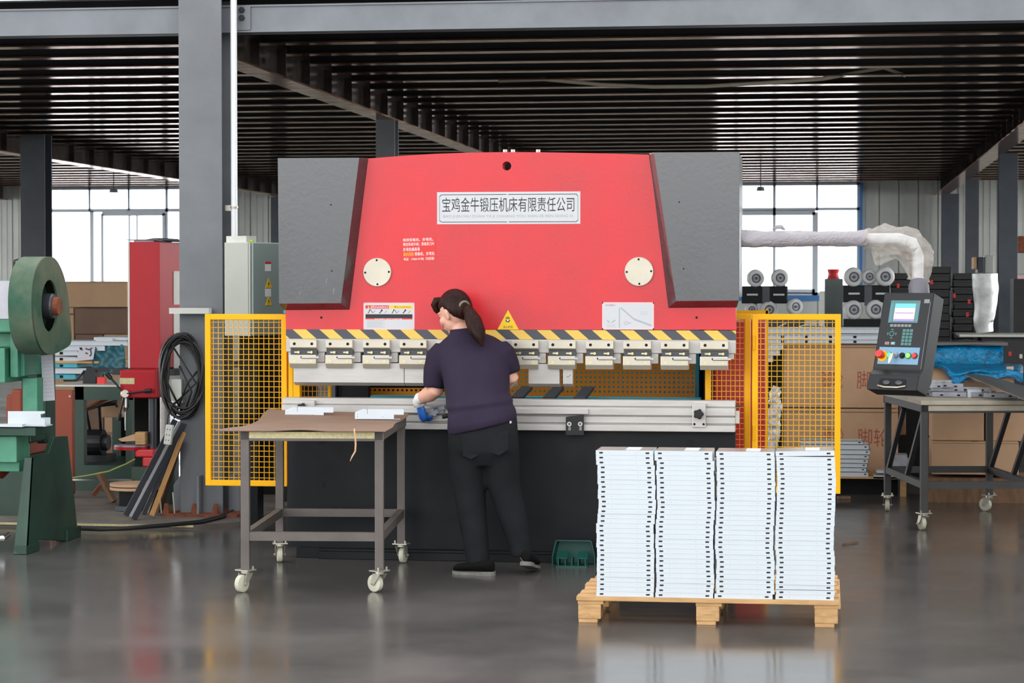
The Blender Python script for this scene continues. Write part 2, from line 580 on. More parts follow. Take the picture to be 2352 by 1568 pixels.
    def perf(self, x0, x1, z0, z1, nx, nz, r, y):
        """Sheet with a grid of eight-sided holes."""
        dx, dz = (x1 - x0) / nx, (z1 - z0) / nz
        for i in range(nx):
            for j in range(nz):
                cx, cz = x0 + (i + 0.5) * dx, z0 + (j + 0.5) * dz
                o = [(1, 0), (1, 1), (0, 1), (-1, 1), (-1, 0), (-1, -1), (0, -1), (1, -1)]
                vs = [(cx + a * dx / 2, y, cz + b * dz / 2) for a, b in o]
                vs += [(cx + r * math.cos(k * PI / 4), y, cz + r * math.sin(k * PI / 4)) for k in range(8)]
                self.add(vs, [(k, (k + 1) % 8, 8 + (k + 1) % 8, 8 + k) for k in range(8)])
        return self

    def text(self, s, x0, x1, z0, z1, y):
        """Lettering in the X-Z plane facing -Y."""
        v, f = text_geo(s)
        return self.add([(x0 + p[0] * (x1 - x0), y, z0 + p[1] * (z1 - z0)) for p in v], f)

    def circle(self, cx, cz, r, n=16):
        return [(cx + r * math.cos(2 * PI * k / n), cz + r * math.sin(2 * PI * k / n)) for k in range(n)]


def top_of(o):
    while o.parent is not None:
        o = o.parent
    return o


def tag(o, label=None, cat=None, group=None, kind=None):
    if label:
        o['label'] = label
    if cat:
        o['category'] = cat
    if group:
        o['group'] = group
    if kind:
        o['kind'] = kind
    return o


def thing(name, label, cat, loc=(0, 0, 0), group=None):
    o = bpy.data.objects.new(name, None)
    o.empty_display_size = 0.1
    C.objects.link(o)
    o.location = loc
    return tag(o, label, cat, group)


def B(mb, name, m, parent=None, smooth=False, bevel=0.0, label=None, loc=None, mods=None, auto=None):
    """Link the collected shapes as one mesh object (world coordinates in, stored about the thing's base)."""
    ms = m if isinstance(m, (list, tuple)) else [m]
    if parent is not None:
        off = Vector(top_of(parent).location)
    elif loc is not None:
        off = Vector(loc)
    else:
        xs, ys, zs = zip(*mb.v)
        off = Vector(((min(xs) + max(xs)) / 2, (min(ys) + max(ys)) / 2, min(zs)))
    me = bpy.data.meshes.new(name)
    me.from_pydata([tuple(p - off) for p in mb.v], [], mb.f)
    for x in ms:
        me.materials.append(M[x])
    if len(ms) > 1:
        me.polygons.foreach_set('material_index', mb.mi)
    if smooth:
        me.polygons.foreach_set('use_smooth', [True] * len(me.polygons))
    if len(me.polygons) < 30000:
        bm = bmesh.new()
        bm.from_mesh(me)
        bmesh.ops.recalc_face_normals(bm, faces=bm.faces)
        bm.to_mesh(me)
        bm.free()
    me.update()
    o = bpy.data.objects.new(name, me)
    C.objects.link(o)
    if parent is not None:
        o.parent = parent
    else:
        o.location = off
    if smooth and auto is not None:
        md = o.modifiers.new('split', 'EDGE_SPLIT')
        md.split_angle = math.radians(auto)
    if bevel:
        md = o.modifiers.new('bevel', 'BEVEL')
        md.width = bevel
        md.segments = 2
        md.limit_method = 'ANGLE'
    for md in mods or ():
        x = o.modifiers.new(md[0].lower(), md[0])
        for k, v in md[1].items():
            setattr(x, k, v)
    if label:
        o['label'] = label
    return o


def kids(o):
    return [c for c in bpy.data.objects if c.parent == o]


def copy_tree(o, parent=None):
    c = o.copy()
    C.objects.link(c)
    if parent is not None:
        c.parent = parent
    for ch in kids(o):
        copy_tree(ch, c)
    return c


def struct(mb, name, m, parent=None, label=None, **k):
    o = B(mb, name, m, parent, **k)
    if parent is None:
        o['kind'] = 'structure'
    if label:
        o['label'] = label
    return o

# ------------------------------------------------------------------ the hall: floor, deck, girders, columns, walls, windows
YW = 40.2          # far wall
ZJ = 3.337         # underside of the joists
ZG = 3.11          # underside of the girders
YB = 14.75         # front edge of the mezzanine
struct(MB().add([(-40, -12, 0), (30, -12, 0), (30, YW + 1, 0), (-40, YW + 1, 0)], [(0, 1, 2, 3)]), 'floor', 'floor', loc=(0, 0, 0), label='dark grey polished concrete floor')
mb = MB()
sx1 = -3.72
mb.add([(-11, 14.0, 0), (-4.0, 14.0, 0), (sx1, 14.3, 0), (sx1, 17.2, 0), (-11, 17.2, 0), (-11, 14.0, .03), (-4.0, 14.0, .03), (sx1, 14.3, .03), (sx1, 17.2, .03), (-11, 17.2, .03)],
       [(4, 3, 2, 1, 0), (5, 6, 7, 8, 9), (0, 1, 6, 5), (1, 2, 7, 6), (2, 3, 8, 7), (3, 4, 9, 8), (4, 0, 5, 9)])
fs_ = struct(mb, 'floor_slab', 'slab', label='raised dusty concrete slab under the grey column')
B(MB().box(-11, -4.0, 13.985, 14.0, .018, .031), 'slab_edge_strip', 'chip', fs_)

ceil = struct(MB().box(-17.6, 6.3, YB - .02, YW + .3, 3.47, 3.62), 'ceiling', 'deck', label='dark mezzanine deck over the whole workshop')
y = 15.57
while y < YW - .1:
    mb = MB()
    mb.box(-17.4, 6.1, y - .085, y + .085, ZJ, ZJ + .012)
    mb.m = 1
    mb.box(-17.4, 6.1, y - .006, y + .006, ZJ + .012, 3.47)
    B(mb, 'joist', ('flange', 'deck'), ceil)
    y += .80
for gx, w in ((-4.13, .2), (-9.62, .2), (1.965, .22), (-15.1, .2)):
    mb = MB()
    mb.box(gx - w / 2, gx + w / 2, YB + .2, YW, ZG, ZG + .014)
    mb.m = 1
    mb.box(gx - .006, gx + .006, YB + .2, YW, ZG + .014, ZJ + .13)
    yy = 15.97
    while yy < YW - .5:
        mb.box(gx - .07, gx + .07, yy - .005, yy + .005, ZG + .014, ZJ + .0)
        yy += .80
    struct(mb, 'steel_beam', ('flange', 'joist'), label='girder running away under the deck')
mb = MB()
zb0, zb1 = PZ(72, YB, 700), PZ(9, YB, 700)
mb.box(-17.6, 6.3, YB, YB + .16, zb0, zb0 + .012)
mb.box(-17.6, 6.3, YB, YB + .16, zb1 - .012, zb1)
mb.box(-17.6, 6.3, YB + .012, YB + .024, zb0, zb1)

B(MB().box(-17.6, 6.3, YB - .03, YB, 3.478, 3.62), 'slab_edge', 'frame_white', ceil)
fb = struct(mb, 'steel_beam', 'steel_grey', label='light grey edge beam across the front of the mezzanine')
mb = MB()
xb = PX(557, YB)
mb.box(xb - .06, xb + .06, YB - .004, YB + .012, zb0 + .015, zb1 - .01)
B(mb, 'splice_plate', 'steel_grey', fb)
for py in (23, 41):
    p = P(556, py, YB - .004)
    mb = MB().cyl(p, p + Vector((0, -.02, 0)), .02, 6)
    B(mb, 'bolt', 'rubber', fb)


def hcol(name, x0, x1, yf, d, z1, m, label, z0=.0):
    """An H section standing with one flange to the front."""
    mb = MB()
    mb.box(x0, x1, yf, yf + .014, z0, z1)
    mb.box(x0, x1, yf + d - .014, yf + d, z0, z1)
    mb.box((x0 + x1) / 2 - .006, (x0 + x1) / 2 + .006, yf + .014, yf + d - .014, z0, z1)
    return struct(mb, name, m, label=label, bevel=.002)


c1 = hcol('steel_column', PX(413, 14.6, 900), PX(511, 14.6, 900), 14.6, .3, 5.0, 'column', 'grey steel column between the red box and the white downpipe', .03)
cx0, cx1 = PX(413, 14.6), PX(511, 14.6)
mb = MB()
mb.box(cx0 - .1, cx1 + .12, 14.5, 15.0, .03, .05)
B(mb, 'base_plate', 'rust', c1)
mb = MB()
for x, s in ((cx0, -1), (cx1, 1)):
    mb.add([(x, 14.74, .05), (x + s * .09, 14.74, .05), (x + s * .09, 14.74, .22), (x + s * .03, 14.74, .30), (x, 14.74, .30), (x, 14.755, .05), (x + s * .09, 14.755, .05), (x + s * .09, 14.755, .22), (x + s * .03, 14.755, .30), (x, 14.755, .30)],
           [(0, 1, 2, 3, 4), (9, 8, 7, 6, 5), (0, 5, 6, 1), (1, 6, 7, 2), (2, 7, 8, 3), (3, 8, 9, 4)])
mb.box((cx0 + cx1) / 2 - .008, (cx0 + cx1) / 2 + .008, 14.5, 14.6, .05, .3)
B(mb, 'gusset', 'steel_grey', c1)
for px, py in ((400, 1172), (458, 1175), (516, 1172)):
    p = G(px, py, .05)
    mb = MB().tube([(p.x, 14.53, .05), (p.x, 14.53, .09), (p.x, 14.53, .115)], [.026, .02, .014], 8)
    B(mb, 'anchor_bolt', 'rust', c1)
for px, py0, py1 in ((401, 1158, 1130), (371, 1172, 1138)):
    p = P(px, py0, 14.53)
    q = P(px - 4, py1, 14.53)
    B(MB().cyl((p.x, 14.53, .05), q, .006, 8), 'anchor_rod', 'zinc', c1)
hcol('steel_column', -4.2, -4.02, 20.9, .2, ZG, 'steel_grey', 'grey column standing behind the top of the red machine')
hcol('steel_column', PX(48, 24.0), PX(104, 24.0), 24.0, .24, ZG + .1, 'steel_dark', 'dark grey column at the edge of the tall window, beyond the press')
hcol('steel_column', PX(2294, 27.4), PX(2337, 27.4), 27.4, .22, ZG, 'steel_dark', 'dark column beside the silver wrapped bundle')
hcol('steel_column', PX(2218, 33.8), PX(2248, 33.8), 33.8, .22, ZG, 'steel_dark', 'dark column behind the silver wrapped bundle')
hcol('steel_column', PX(2163, 39.6), PX(2202, 39.6), 39.6, .3, ZG, 'steel_dark', 'dark column against the far wall')
hcol('steel_column', PX(622, 39.4), PX(650, 39.4), 39.4, .3, ZG, 'steel_dark', 'dark column beside the grey cabinet, against the far wall')

# far wall with two openings
wx = [-17.6, PX(110, YW), PX(452, YW), PX(1640, YW), PX(1974, YW), 6.3]
WL = (PZ(640, YW) - .55, PZ(424, YW))
WR = (PZ(678, YW, 1900), PZ(419, YW, 1900))


def ribbed(mb, x0, x1, z0, z1):
    n = max(1, round((x1 - x0) / .34))
    d = (x1 - x0) / n
    for i in range(n):
        a = x0 + i * d
        mb.box(a + .012, a + d - .012, YW, YW + .1, z0, z1)
        mb.box(a - .012, a + .012, YW + .02, YW + .1, z0, z1)
        for k in (.33, .66):
            mb.box(a + d * k - .006, a + d * k + .006, YW - .006, YW, z0, z1)


mb = MB()
ribbed(mb, wx[0], wx[1], 0, 3.62)
ribbed(mb, wx[1], wx[2], 0, WL[0])
ribbed(mb, wx[2], wx[3], 0, 3.62)
ribbed(mb, wx[3], wx[4], 0, WR[0])
ribbed(mb, wx[4], wx[5], 0, 3.62)
mb.box(wx[1], wx[2], YW, YW + .1, WL[1], 3.62)
mb.box(wx[3], wx[4], YW, YW + .1, WR[1], 3.62)
struct(mb, 'wall_back', 'wall', label='grey green ribbed panel wall at the far end')


def unseen_side_wall(name, x, label):
    mb = MB()
    mb.box(x - .1, x + .1, 2, YB, 0, 6.0)  # tall stretch out of view, added to keep side daylight off the machine
    mb.box(x - .1, x + .1, YB, 17, 0, 3.6)
    mb.box(x - .1, x + .1, 17, YW, 0, .9)  # unseen band of openings above this, added to brighten the interior
    mb.box(x - .1, x + .1, 17, YW, 3.3, 3.6)
    yy = 17
    while yy < YW:
        mb.box(x - .1, x + .1, yy, yy + .2, .9, 3.3)
        yy += 3.0
    struct(mb, name, 'wall', label=label)


unseen_side_wall('unseen_wall_left', -17.5, 'unseen panel wall with openings added for daylight, far side of the hall')
unseen_side_wall('unseen_wall_right', 6.2, 'unseen panel wall with openings added for daylight, near side of the hall')


def window(name, x0, x1, z0, z1, verts, horiz, label, blue_left=False):
    mb = MB()
    fw = .05
    for a, b in ((x0, x0 + fw), (x1 - fw, x1)):
        mb.box(a, b, YW - .02, YW + .08, z0, z1)
    for a, b in ((z0, z0 + fw), (z1 - fw, z1)):
        mb.box(x0, x1, YW - .02, YW + .08, a, b)
    w = struct(mb, name, 'frame_white', label=label)
    for xa, za, zb, t in verts:
        B(MB().box(xa - t / 2, xa + t / 2, YW - .02, YW + .06, za, zb), 'mullion', 'frame_white', w)
    for za, xa, xb_, t in horiz:
        B(MB().box(xa, xb_, YW - .02, YW + .06, za - t / 2, za + t / 2), 'mullion', 'frame_white', w)
    B(MB().box(x0 + .01, x1 - .01, YW + .03, YW + .036, z0, z1), 'pane', 'glass', w)
    mb = MB()
    mb.box(x0 - .03, x1 + .03, YW - .05, YW, z0 - .1, z0)
    mb.box(x0 - .09 if blue_left else x1, x0 if blue_left else x1 + .05, YW - .05, YW + .02, z0, z1)
    B(mb, 'sill', 'frame_blue', w)
    return w


zx = lambda py: PZ(py, YW)
REF[0] = 300
window('window_1', wx[1], wx[2], WL[0], WL[1],
       [(PX(207, YW), zx(484), WL[1], .04), (PX(297, YW), zx(484), WL[1], .04), (PX(384, YW), WL[0], WL[1], .05), (PX(212, YW), WL[0], zx(484), .07), (PX(236, YW), WL[0], zx(490), .05),
        (PX(298, YW), WL[0], zx(494), .03), (PX(316, YW), WL[0], zx(494), .03), (PX(378, YW), WL[0], zx(490), .07)],
       [(zx(483), wx[1], wx[2], .06), (zx(491), PX(236, YW), PX(380, YW), .07)], 'tall white framed window glowing above the cartons and red box', True)
REF[0] = 1850
window('window_2', wx[3], wx[4], WR[0], WR[1],
       [(PX(1690, YW), WR[0], WR[1], .05), (PX(1778, YW), WR[0], WR[1], .05), (PX(1876, YW), zx(484), WR[1], .04), (PX(1872, YW), WR[0], zx(487), .1)],
       [(zx(480), wx[3], wx[4], .05), (zx(488), wx[3], PX(1872, YW), .09), (zx(669), wx[3], PX(1872, YW), .08)], 'white framed window glowing beside the black machine cover')

REF[0] = 530
# loose fittings of the hall
dp = thing('conduit_pipe', 'white vertical pipe beside the grey column, running down to the cabinet', 'pipe', (PX(535, 14.62), 14.66, 1.6))
px0 = PX(535, 14.62)
B(MB().tube([(px0, 14.66, 1.82), (px0, 14.66, 4.9)], .022, 14), 'tube', 'white_pipe', dp, smooth=True, auto=40)
B(MB().box(PX(512, 14.6), px0 + .01, 14.66, 14.7, PZ(484, 14.66), PZ(471, 14.66)).ring((px0, 14.66, PZ(478, 14.66)), (0, 0, 1), .02, .027, .012), 'bracket', 'zinc', dp)
for n, (px, py, w, lab) in enumerate(((261, 437, 22, 'grey shaded high bay lamp hanging before the window above the cartons'), (1747, 433, 20, 'grey shaded high bay lamp hanging before the window beside the black cover'))):
    c = P(px, py, 35.0)
    r = w / 2 / FPX * 35.4
    t = thing('high_bay_lamp', lab, 'lamp', c, 'high bay lamps under the deck')
    B(MB().tube([c + Vector((0, 0, -.035)), c + Vector((0, 0, .03))], [r, r * .72], 20), 'lamp_shade', 'lamp_grey', t)
    B(MB().cyl(c + Vector((0, 0, .03)), (c.x, c.y, 3.475), .008, 6), 'rod', 'rubber', t)
pts = []
for px, py in ((1145, 172), (1250, 182), (1380, 194), (1500, 199), (1620, 198), (1760, 190), (1890, 181), (1960, 168), (2030, 156), (2080, 154)):
    pts.append(P(px, py, 19.57))
pts[0].z = pts[-1].z = ZJ
B(MB().tube(pts, .017, 8), 'hanging_cable', 'cable_white', smooth=True).update_tag()
tag(bpy.data.objects['hanging_cable'], 'ivory cable sagging below the dark joists', 'cable')

# ------------------------------------------------------------------ the press brake
REF[0] = 1176
YM = 12.69         # front plane of its red ram and black bed


def q(px, py, Y=YM):
    p = P(px, py, Y)
    return (p.x, p.z)


XL, XR = q(657, 757)[0], q(1690, 757)[0]
press = thing('press_brake', 'big red press brake with black cylinder covers where the woman works', 'press brake', ((XL + XR) / 2, YM, 0))
hz = q(1164, 381)
outer = [q(657, 757), q(1690, 757), q(1690, 690), q(1560, 690), q(1520, 560), q(1490, 355), q(1420, 353), q(1330, 351), q(1240, 349.5), q(1163, 349), q(1080, 350.5), q(1000, 353), q(920, 358), q(846, 364), q(812, 560), q(790, 700), q(655, 700)]
mb = MB().plate(outer, [MB().circle(hz[0], hz[1], .0255, 24)], YM, YM + .09)
B(mb, 'ram', 'red', press)
B(MB().box(hz[0] - .05, hz[0] + .05, YM + .2, YM + .21, hz[1] - .05, hz[1] + .05), 'lifting_hole_back', 'void', press)


def cover(fr, bk):
    yf = YM - .075
    f = [P(x, y, yf) for x, y in fr]
    b = [P(x, y, YM) for x, y in bk]
    n = len(f)
    mb = MB()
    mb.add(f + b, [tuple(range(n)), tuple(range(2 * n - 1, n - 1, -1))] + [(i, (i + 1) % n, n + (i + 1) % n, n + i) for i in range(n)])
    f2 = [p + Vector((0, YM - p.y, 0)) for p in b]
    xs = [p.x for p in f2]
    zs = [p.z for p in f2]
    xa, xb_ = (min(xs), sorted(xs)[2] - .005) if fr[0][0] < 1000 else (sorted(xs)[1] + .005, max(xs) - .002)
    mb.box(xa, xb_, YM + .092, YM + .55, min(zs) + .06, max(zs) - .004)
    return B(mb, 'cylinder_cover', 'black_paint', press)


cover([(638, 363), (825, 362), (783, 696), (641, 697)], [(640, 363), (846, 363), (803, 711), (654, 712)])
cover([(1502, 350), (1699, 349), (1697, 690), (1553, 691)], [(1491, 352), (1698, 351), (1692, 706), (1535, 707)])
mb = MB()
for px, py in ((760, 470), (762, 622), (1560, 464), (1570, 617)):
    p = P(px, py, YM - .0752)
    mb.ring(p, (0, -1, 0), 0.0005, .0045, .001, 10)
B(mb, 'screw', 'void', press)
mb = MB()
for px, py, dx, dz in ((688, 676, .006, .018), (749, 650, .005, .028), (766, 675, .004, .034), (692, 662, .003, .008)):
    p = P(px, py, YM - .0754)
    mb.bar(p, p + Vector((dx, 0, dz)), .0025, .0005)
B(mb, 'scratch', 'sign_white', press)
# lower skirt holes and side frames
mb = MB()
for px, py in ((738, 729), (1600, 729)):
    p = P(px, py, YM - .001)
    mb.ring(p, (0, -1, 0), 0.0005, .007, .001, 12)
B(mb, 'screw', 'void', press)
for x0, x1, y0 in ((XL + .03, XL + .09, 13.78), (XR - .21, XR - .16, 13.3)):
    mb = MB().box(x0, x1, y0, 14.35, .1, 2.1)
    mb.box(x0, x1, YM + .12, y0 + .01, 1.42, 2.1)
    B(mb, 'side_frame', 'bed_black', press, bevel=.004)
B(MB().box(PX(1626, 13.6), PX(1757, 13.6), 13.6, 14.0, .1, PZ(736, 13.6)), 'side_panel', 'red', press, label='red sheet panel on the machine side')
B(MB().box(PX(1100, 14.1), PX(1606, 14.1), 14.1, 14.3, .4, 1.5), 'oil_tank', 'teal', press)
B(MB().box(XL + .1, XR - .2, 14.36, 14.5, .1, 2.0), 'rear_frame', 'bed_black', press)
for px in (1160, 1178, 1236):
    p = P(px, 349, YM + .1)
    B(MB().cyl(p - Vector((0, 0, .01)), p + Vector((0, 0, .014)), .012, 8), 'top_bolt', 'zinc', press)
# hazard tape
z0, z1 = q(1176, 779)[1], q(1176, 757.5)[1]
B(MB().box(XL, XR, YM - .003, YM + .05, z0, z1), 'hazard_tape', 'hazard', press)
# clamping rail
z2 = q(1176, 810)[1]
mb = MB().box(XL + .002, XR, YM - .006, YM + .05, z2, z0 - .001)
B(mb, 'clamp_rail', 'silver', press, bevel=.003)
mb = MB()
xs = [q(x, 800)[0] for x in (671, 753, 838, 922, 1007, 1092, 1177, 1262, 1348, 1434, 1520, 1610)]
for i, x in enumerate(xs):
    a = x + .02 if i else XL + .012
    b = x + .155 + (.035 if i < 11 else .028)
    if i < 11:
        mb.box(a, b, YM + .004, YM + .045, q(1176, 833)[1], z2 - .001)
    else:
        mb.box(a - .02, b, YM + .004, YM + .045, q(1176, 822)[1], z2 - .001)
B(mb, 'clamp_tongue', 'silver', press)


def make_clamp(x):
    w = .155
    y0 = YM - .055
    zt, za, zb, zc, zd, ze, zf = (q(1176, v)[1] for v in (781.5, 799, 804.5, 815.5, 816, 836.5, 846.5))

    def prism(pts, x0, x1):
        n = len(pts)
        return [(x0, a, b) for a, b in pts] + [(x1, a, b) for a, b in pts], [tuple(range(n)), tuple(range(2 * n - 1, n - 1, -1))] + [(i, (i + 1) % n, n + (i + 1) % n, n + i) for i in range(n)]
    mb = MB()
    mb.add(*prism([(y0, zt), (y0, za), (y0 + .022, zb), (YM + .006, zb), (YM + .006, zt)], x, x + w))
    mb.add(*prism([(y0, zd), (y0, ze), (y0 + .018, zf), (YM + .03, zf), (YM + .03, zd)], x - .003, x + w - .003))
    c = B(mb, 'tool_clamp', 'nickel', press, bevel=.002)
    B(MB().box(x + .002, x + w - .001, y0 + .01, YM, zc, zb), 'adjusting_strip', 'strip_dark', c)
    zh = q(1176, 790.5)[1]
    for d in (.026, .128):
        B(MB().ring((x + d, y0 - .0006, zh), (0, -1, 0), .0003, .0085, .001, 14), 'socket_hole', 'void', c)
    zs = q(1176, 810)[1]
    for d in (.05, .126):
        mb = MB()
        mb.cyl((x + d, y0 + .012, zs), (x + d, y0 - .003, zs), .0075, 10)
        mb.box(x + d - .026, x + d, y0 + .0085, y0 + .012, zs - .004, zs + .004)
        B(mb, 'bolt', 'bolt', c)
    zl = q(1176, 831)[1]
    for d in (.026, .124):
        B(MB().cyl((x + d, y0 + .002, zl), (x + d, y0 - .002, zl), .009, 12).cyl((x + d, y0 - .0021, zl), (x + d, y0 - .0026, zl), .004, 6), 'bolt', 'bolt', c)
    zp = q(1176, 821.5)[1]
    mb = MB()
    mb.bar((x + .07, y0 - .006, zp), (x + .17, y0 - .006, zp), .008, .0105)
    B(mb, 'wedge_lever', 'silver', c)
    B(MB().ring((x + .068, y0 - .0008, zp), (0, -1, 0), .0003, .006, .001, 12).box(x + .068, x + .152, y0 - .0016, y0 - .0006, zp - .0085, zp - .005), 'lever_slot', 'void', c)
    return c


k0 = make_clamp(xs[0])
for x in xs[1:]:
    c = copy_tree(k0, press)
    c.location.x = x - xs[0]


def punch(pxa, pxb, pyt=835, pyc=880, pyb=888):
    xa, xb_ = q(pxa, 860)[0], q(pxb, 860)[0]
    zt, zc, zb = q(1176, pyt)[1], q(1176, pyc)[1], q(1176, pyb)[1]
    pr = [(YM - .018, zt), (YM - .018, zc), (YM + .03, zb), (YM + .036, zb), (YM + .036, zt)]
    n = len(pr)
    mb = MB().add([(xa, a, b) for a, b in pr] + [(xb_, a, b) for a, b in pr], [tuple(range(n)), tuple(range(2 * n - 1, n - 1, -1))] + [(i, (i + 1) % n, n + (i + 1) % n, n + i) for i in range(n)])
    return B(mb, 'punch', 'silver', press)


punch(676, 929)
punch(930.5, 1187)
pp = punch(1215, 1286)
pp = punch(1294, 1316)
a = P(1301, 863, YM - .0185)
b = P(1304, 866, YM - .0185)
c = P(1312, 860, YM - .0185)
B(MB().bar(a, b, .0006, .002).bar(b, c, .0006, .002), 'pen_mark', 'ink', pp)

# bed
zb1 = q(1176, 987)[1]
mb = MB().box(XL + .005, XR - .002, YM, YM + .09, .06, zb1)
B(mb, 'bed', 'bed_black', press)
mb = MB().box(XL + .2, XR - .05, YM - .06, YM, 0, .045)
mb.box(XL + .2, XR - .05, YM - .064, YM, .045, .06)
mb.box(XL + .06, XL + .2, YM - .02, YM + .1, 0, .06)
B(mb, 'bed_foot', 'bed_black', press, bevel=.003)
mb = MB()
for px, py in ((738, 1013), (738, 1112), (1585, 1018)):
    mb.ring(P(px, py, YM - .001), (0, -1, 0), .0003, .02, .002, 16)
B(mb, 'screw', 'void', press)
rails = ((916, 930, .045), (932.5, 950, .06), (953, 968, .05), (971.5, 986, .07))
mb = MB()
for a, b, d in rails:
    mb.box(XL - .012, XR, YM - d, YM + .06, q(1176, b)[1], q(1176, a)[1])
mb.box(XL - .008, XR - .004, YM - .03, YM + .05, q(1176, 986)[1], q(1176, 918)[1])
B(mb, 'die_holder', 'silver', press, bevel=.003)
mb = MB()
mb.box(XL + .5, q(1355, 950)[0], YM - .085, YM - .05, q(1176, 948)[1], q(1176, 936)[1])
B(mb, 'die_block', 'silver', press, bevel=.003)
B(MB().box(XR - .0, XR + .022, YM - .04, YM + .02, q(1700, 971)[1], q(1700, 943)[1]), 'end_stop', 'silver', press)
B(MB().cyl((XR, YM + .0, q(1700, 932)[1]), (XR + .03, YM + .0, q(1700, 932)[1]), .006, 8), 'end_screw', 'strip_dark', press)


def stop_block(px0, px1, py0, py1, kx, ky):
    x0, z0_ = q(px0, py1)
    x1, z1_ = q(px1, py0)
    yb = YM - .085
    s = B(MB().box(x0, x1, yb, YM - .04, z0_, z1_), 'stop_block', 'silver', press, bevel=.003)
    kx, kz = q(kx, ky)
    mb = MB()
    n = 40
    rr = [.026 * (1 + .12 * math.cos(5 * 2 * PI * i / n)) for i in range(n)]
    ring = lambda y, k: [Vector((kx + rr[i] * k * math.cos(2 * PI * i / n), y, kz + rr[i] * k * math.sin(2 * PI * i / n))) for i in range(n)]
    mb.loft([ring(yb - .012, .7), ring(yb - .016, 1), ring(yb - .036, 1), ring(yb - .042, .8)])
    mb.cyl((kx, yb, kz), (kx, yb - .014, kz), .012, 12)
    B(mb, 'star_knob', 'black', s, smooth=True, auto=35)
    for d in (.012, x1 - x0 - .012):
        B(MB().ring((x0 + d, yb - .0006, z0_ + .018), (0, -1, 0), .0003, .007, .001, 12), 'socket_hole', 'void', s)


stop_block(1592, 1623, 925, 979, 1607, 948)
stop_block(698, 730, 918, 960, 704, 934)
br = [q(1304, 996), q(1345, 996), q(1345, 950), q(1304, 955)]
hol = []
for px in (1312, 1337):
    hx, hz_ = q(px, 978)
    hol.append([(hx - .008, hz_ - .02), (hx + .008, hz_ - .02), (hx + .008, hz_ + .008), (hx, hz_ + .018), (hx - .008, hz_ + .008)])
k = B(MB().plate(br, hol, YM - .095, YM - .09), 'slotted_bracket', 'black', press)
for px in (1312, 1337):
    hx, hz_ = q(px, 971)
    B(MB().ring((hx, YM - .0955, hz_), (0, -1, 0), .005, .013, .003, 14), 'washer', 'silver', k)
# back gauge, teal beam and perforated rear guard seen through the throat
yg = 13.0
for px in (1172, 1246, 1317):
    x0, x1 = PX(px, yg), PX(px + 28, yg)
    z0_ = PZ(920, yg)
    mb = MB().box(x0, x1, yg, yg + .05, z0_, PZ(910, yg))
    mb.add([(x0, yg + .05, z0_ + .005), (x1, yg + .05, z0_ + .005), (x1 + .015, yg + .35, z0_ + .05), (x0 + .02, yg + .35, z0_ + .05), (x0, yg + .05, z0_ + .025), (x1, yg + .05, z0_ + .025), (x1 + .015, yg + .35, z0_ + .07), (x0 + .02, yg + .35, z0_ + .07)],
           [(0, 3, 2, 1), (4, 5, 6, 7), (0, 1, 5, 4), (1, 2, 6, 5), (2, 3, 7, 6), (3, 0, 4, 7)])
    g = B(mb, 'back_gauge_finger', 'strip_dark', press, bevel=.003)
    for xx in (x0 + .014, x1 - .014):
        B(MB().ring((xx, yg - .0008, z0_ + .012), (0, -1, 0), .0003, .005, .001, 10), 'socket_hole', 'void', g)
B(MB().box(PX(850, 13.4), PX(1610, 13.4), 13.4, 13.5, PZ(926, 13.4), PZ(911, 13.4)), 'gauge_beam', 'teal', press)
yr = 13.9
mb = MB().perf(PX(1130, yr), PX(1597, yr), PZ(903, yr), PZ(795, yr), 44, 10, .0075, yr)
mb.box(PX(845, yr), PX(1597, yr), yr, yr + .004, PZ(912, yr), PZ(903, yr))
mb.perf(PX(845, yr), PX(1130, yr), PZ(903, yr), PZ(892, yr), 27, 1, .0075, yr)
B(mb, 'perforated_guard', 'yellow_dull', press)
B(MB().box(PX(757, 13.7), PX(845, 13.7), 13.7, 13.78, .5, 1.35), 'gauge_housing', 'bed_black', press)
B(MB().box(PX(755, 13.68), PX(771, 13.68), 13.66, 13.7, .5, 1.35), 'gauge_post', 'steel_dark', press)
# signs on the ram
yp = YM - .0015
x0, z0_ = q(1004, 515)
x1, z1_ = q(1333, 439.5)
npl = B(MB().box(x0, x1, YM - .0012, YM, z0_, z1_), 'name_plate', 'white_plate', press, label='white plate with the maker in black lettering')
W_, H_ = x1 - x0, z1_ - z0_
fx = lambda u: x0 + u / 2352 * (W_ * 2352 / 2160) - 85 / 2160 * W_
fz = lambda v: z1_ - (v - 125) / 495 * H_
B(MB().text('宝鸡金牛锻压机床有限责任公司', fx(163), fx(2155), fz(432), fz(208), yp), 'lettering', 'ink', npl)
B(MB().text('BAO JI JIN NIU DUAN YA JI CHUANG YOU XIAN ZE REN GONG SI', fx(178), fx(2128), fz(530), fz(478), yp), 'lettering', 'ink_grey', npl)
mb = MB()
lw = .0035


def line(u0, v0, u1, v1):
    mb.bar((fx(u0), yp, fz(v0)), (fx(u1), yp, fz(v1)), .0004, lw)


for a in ((152, 165, 1135, 165), (1160, 165, 2185, 165), (152, 587, 1145, 587), (1170, 587, 2185, 587), (122, 195, 122, 560), (2207, 195, 2207, 560), (122, 195, 152, 165), (2185, 165, 2207, 195), (122, 560, 152, 587), (2185, 587, 2207, 560)):
    line(*a)
B(mb, 'border_line', 'ink', npl)

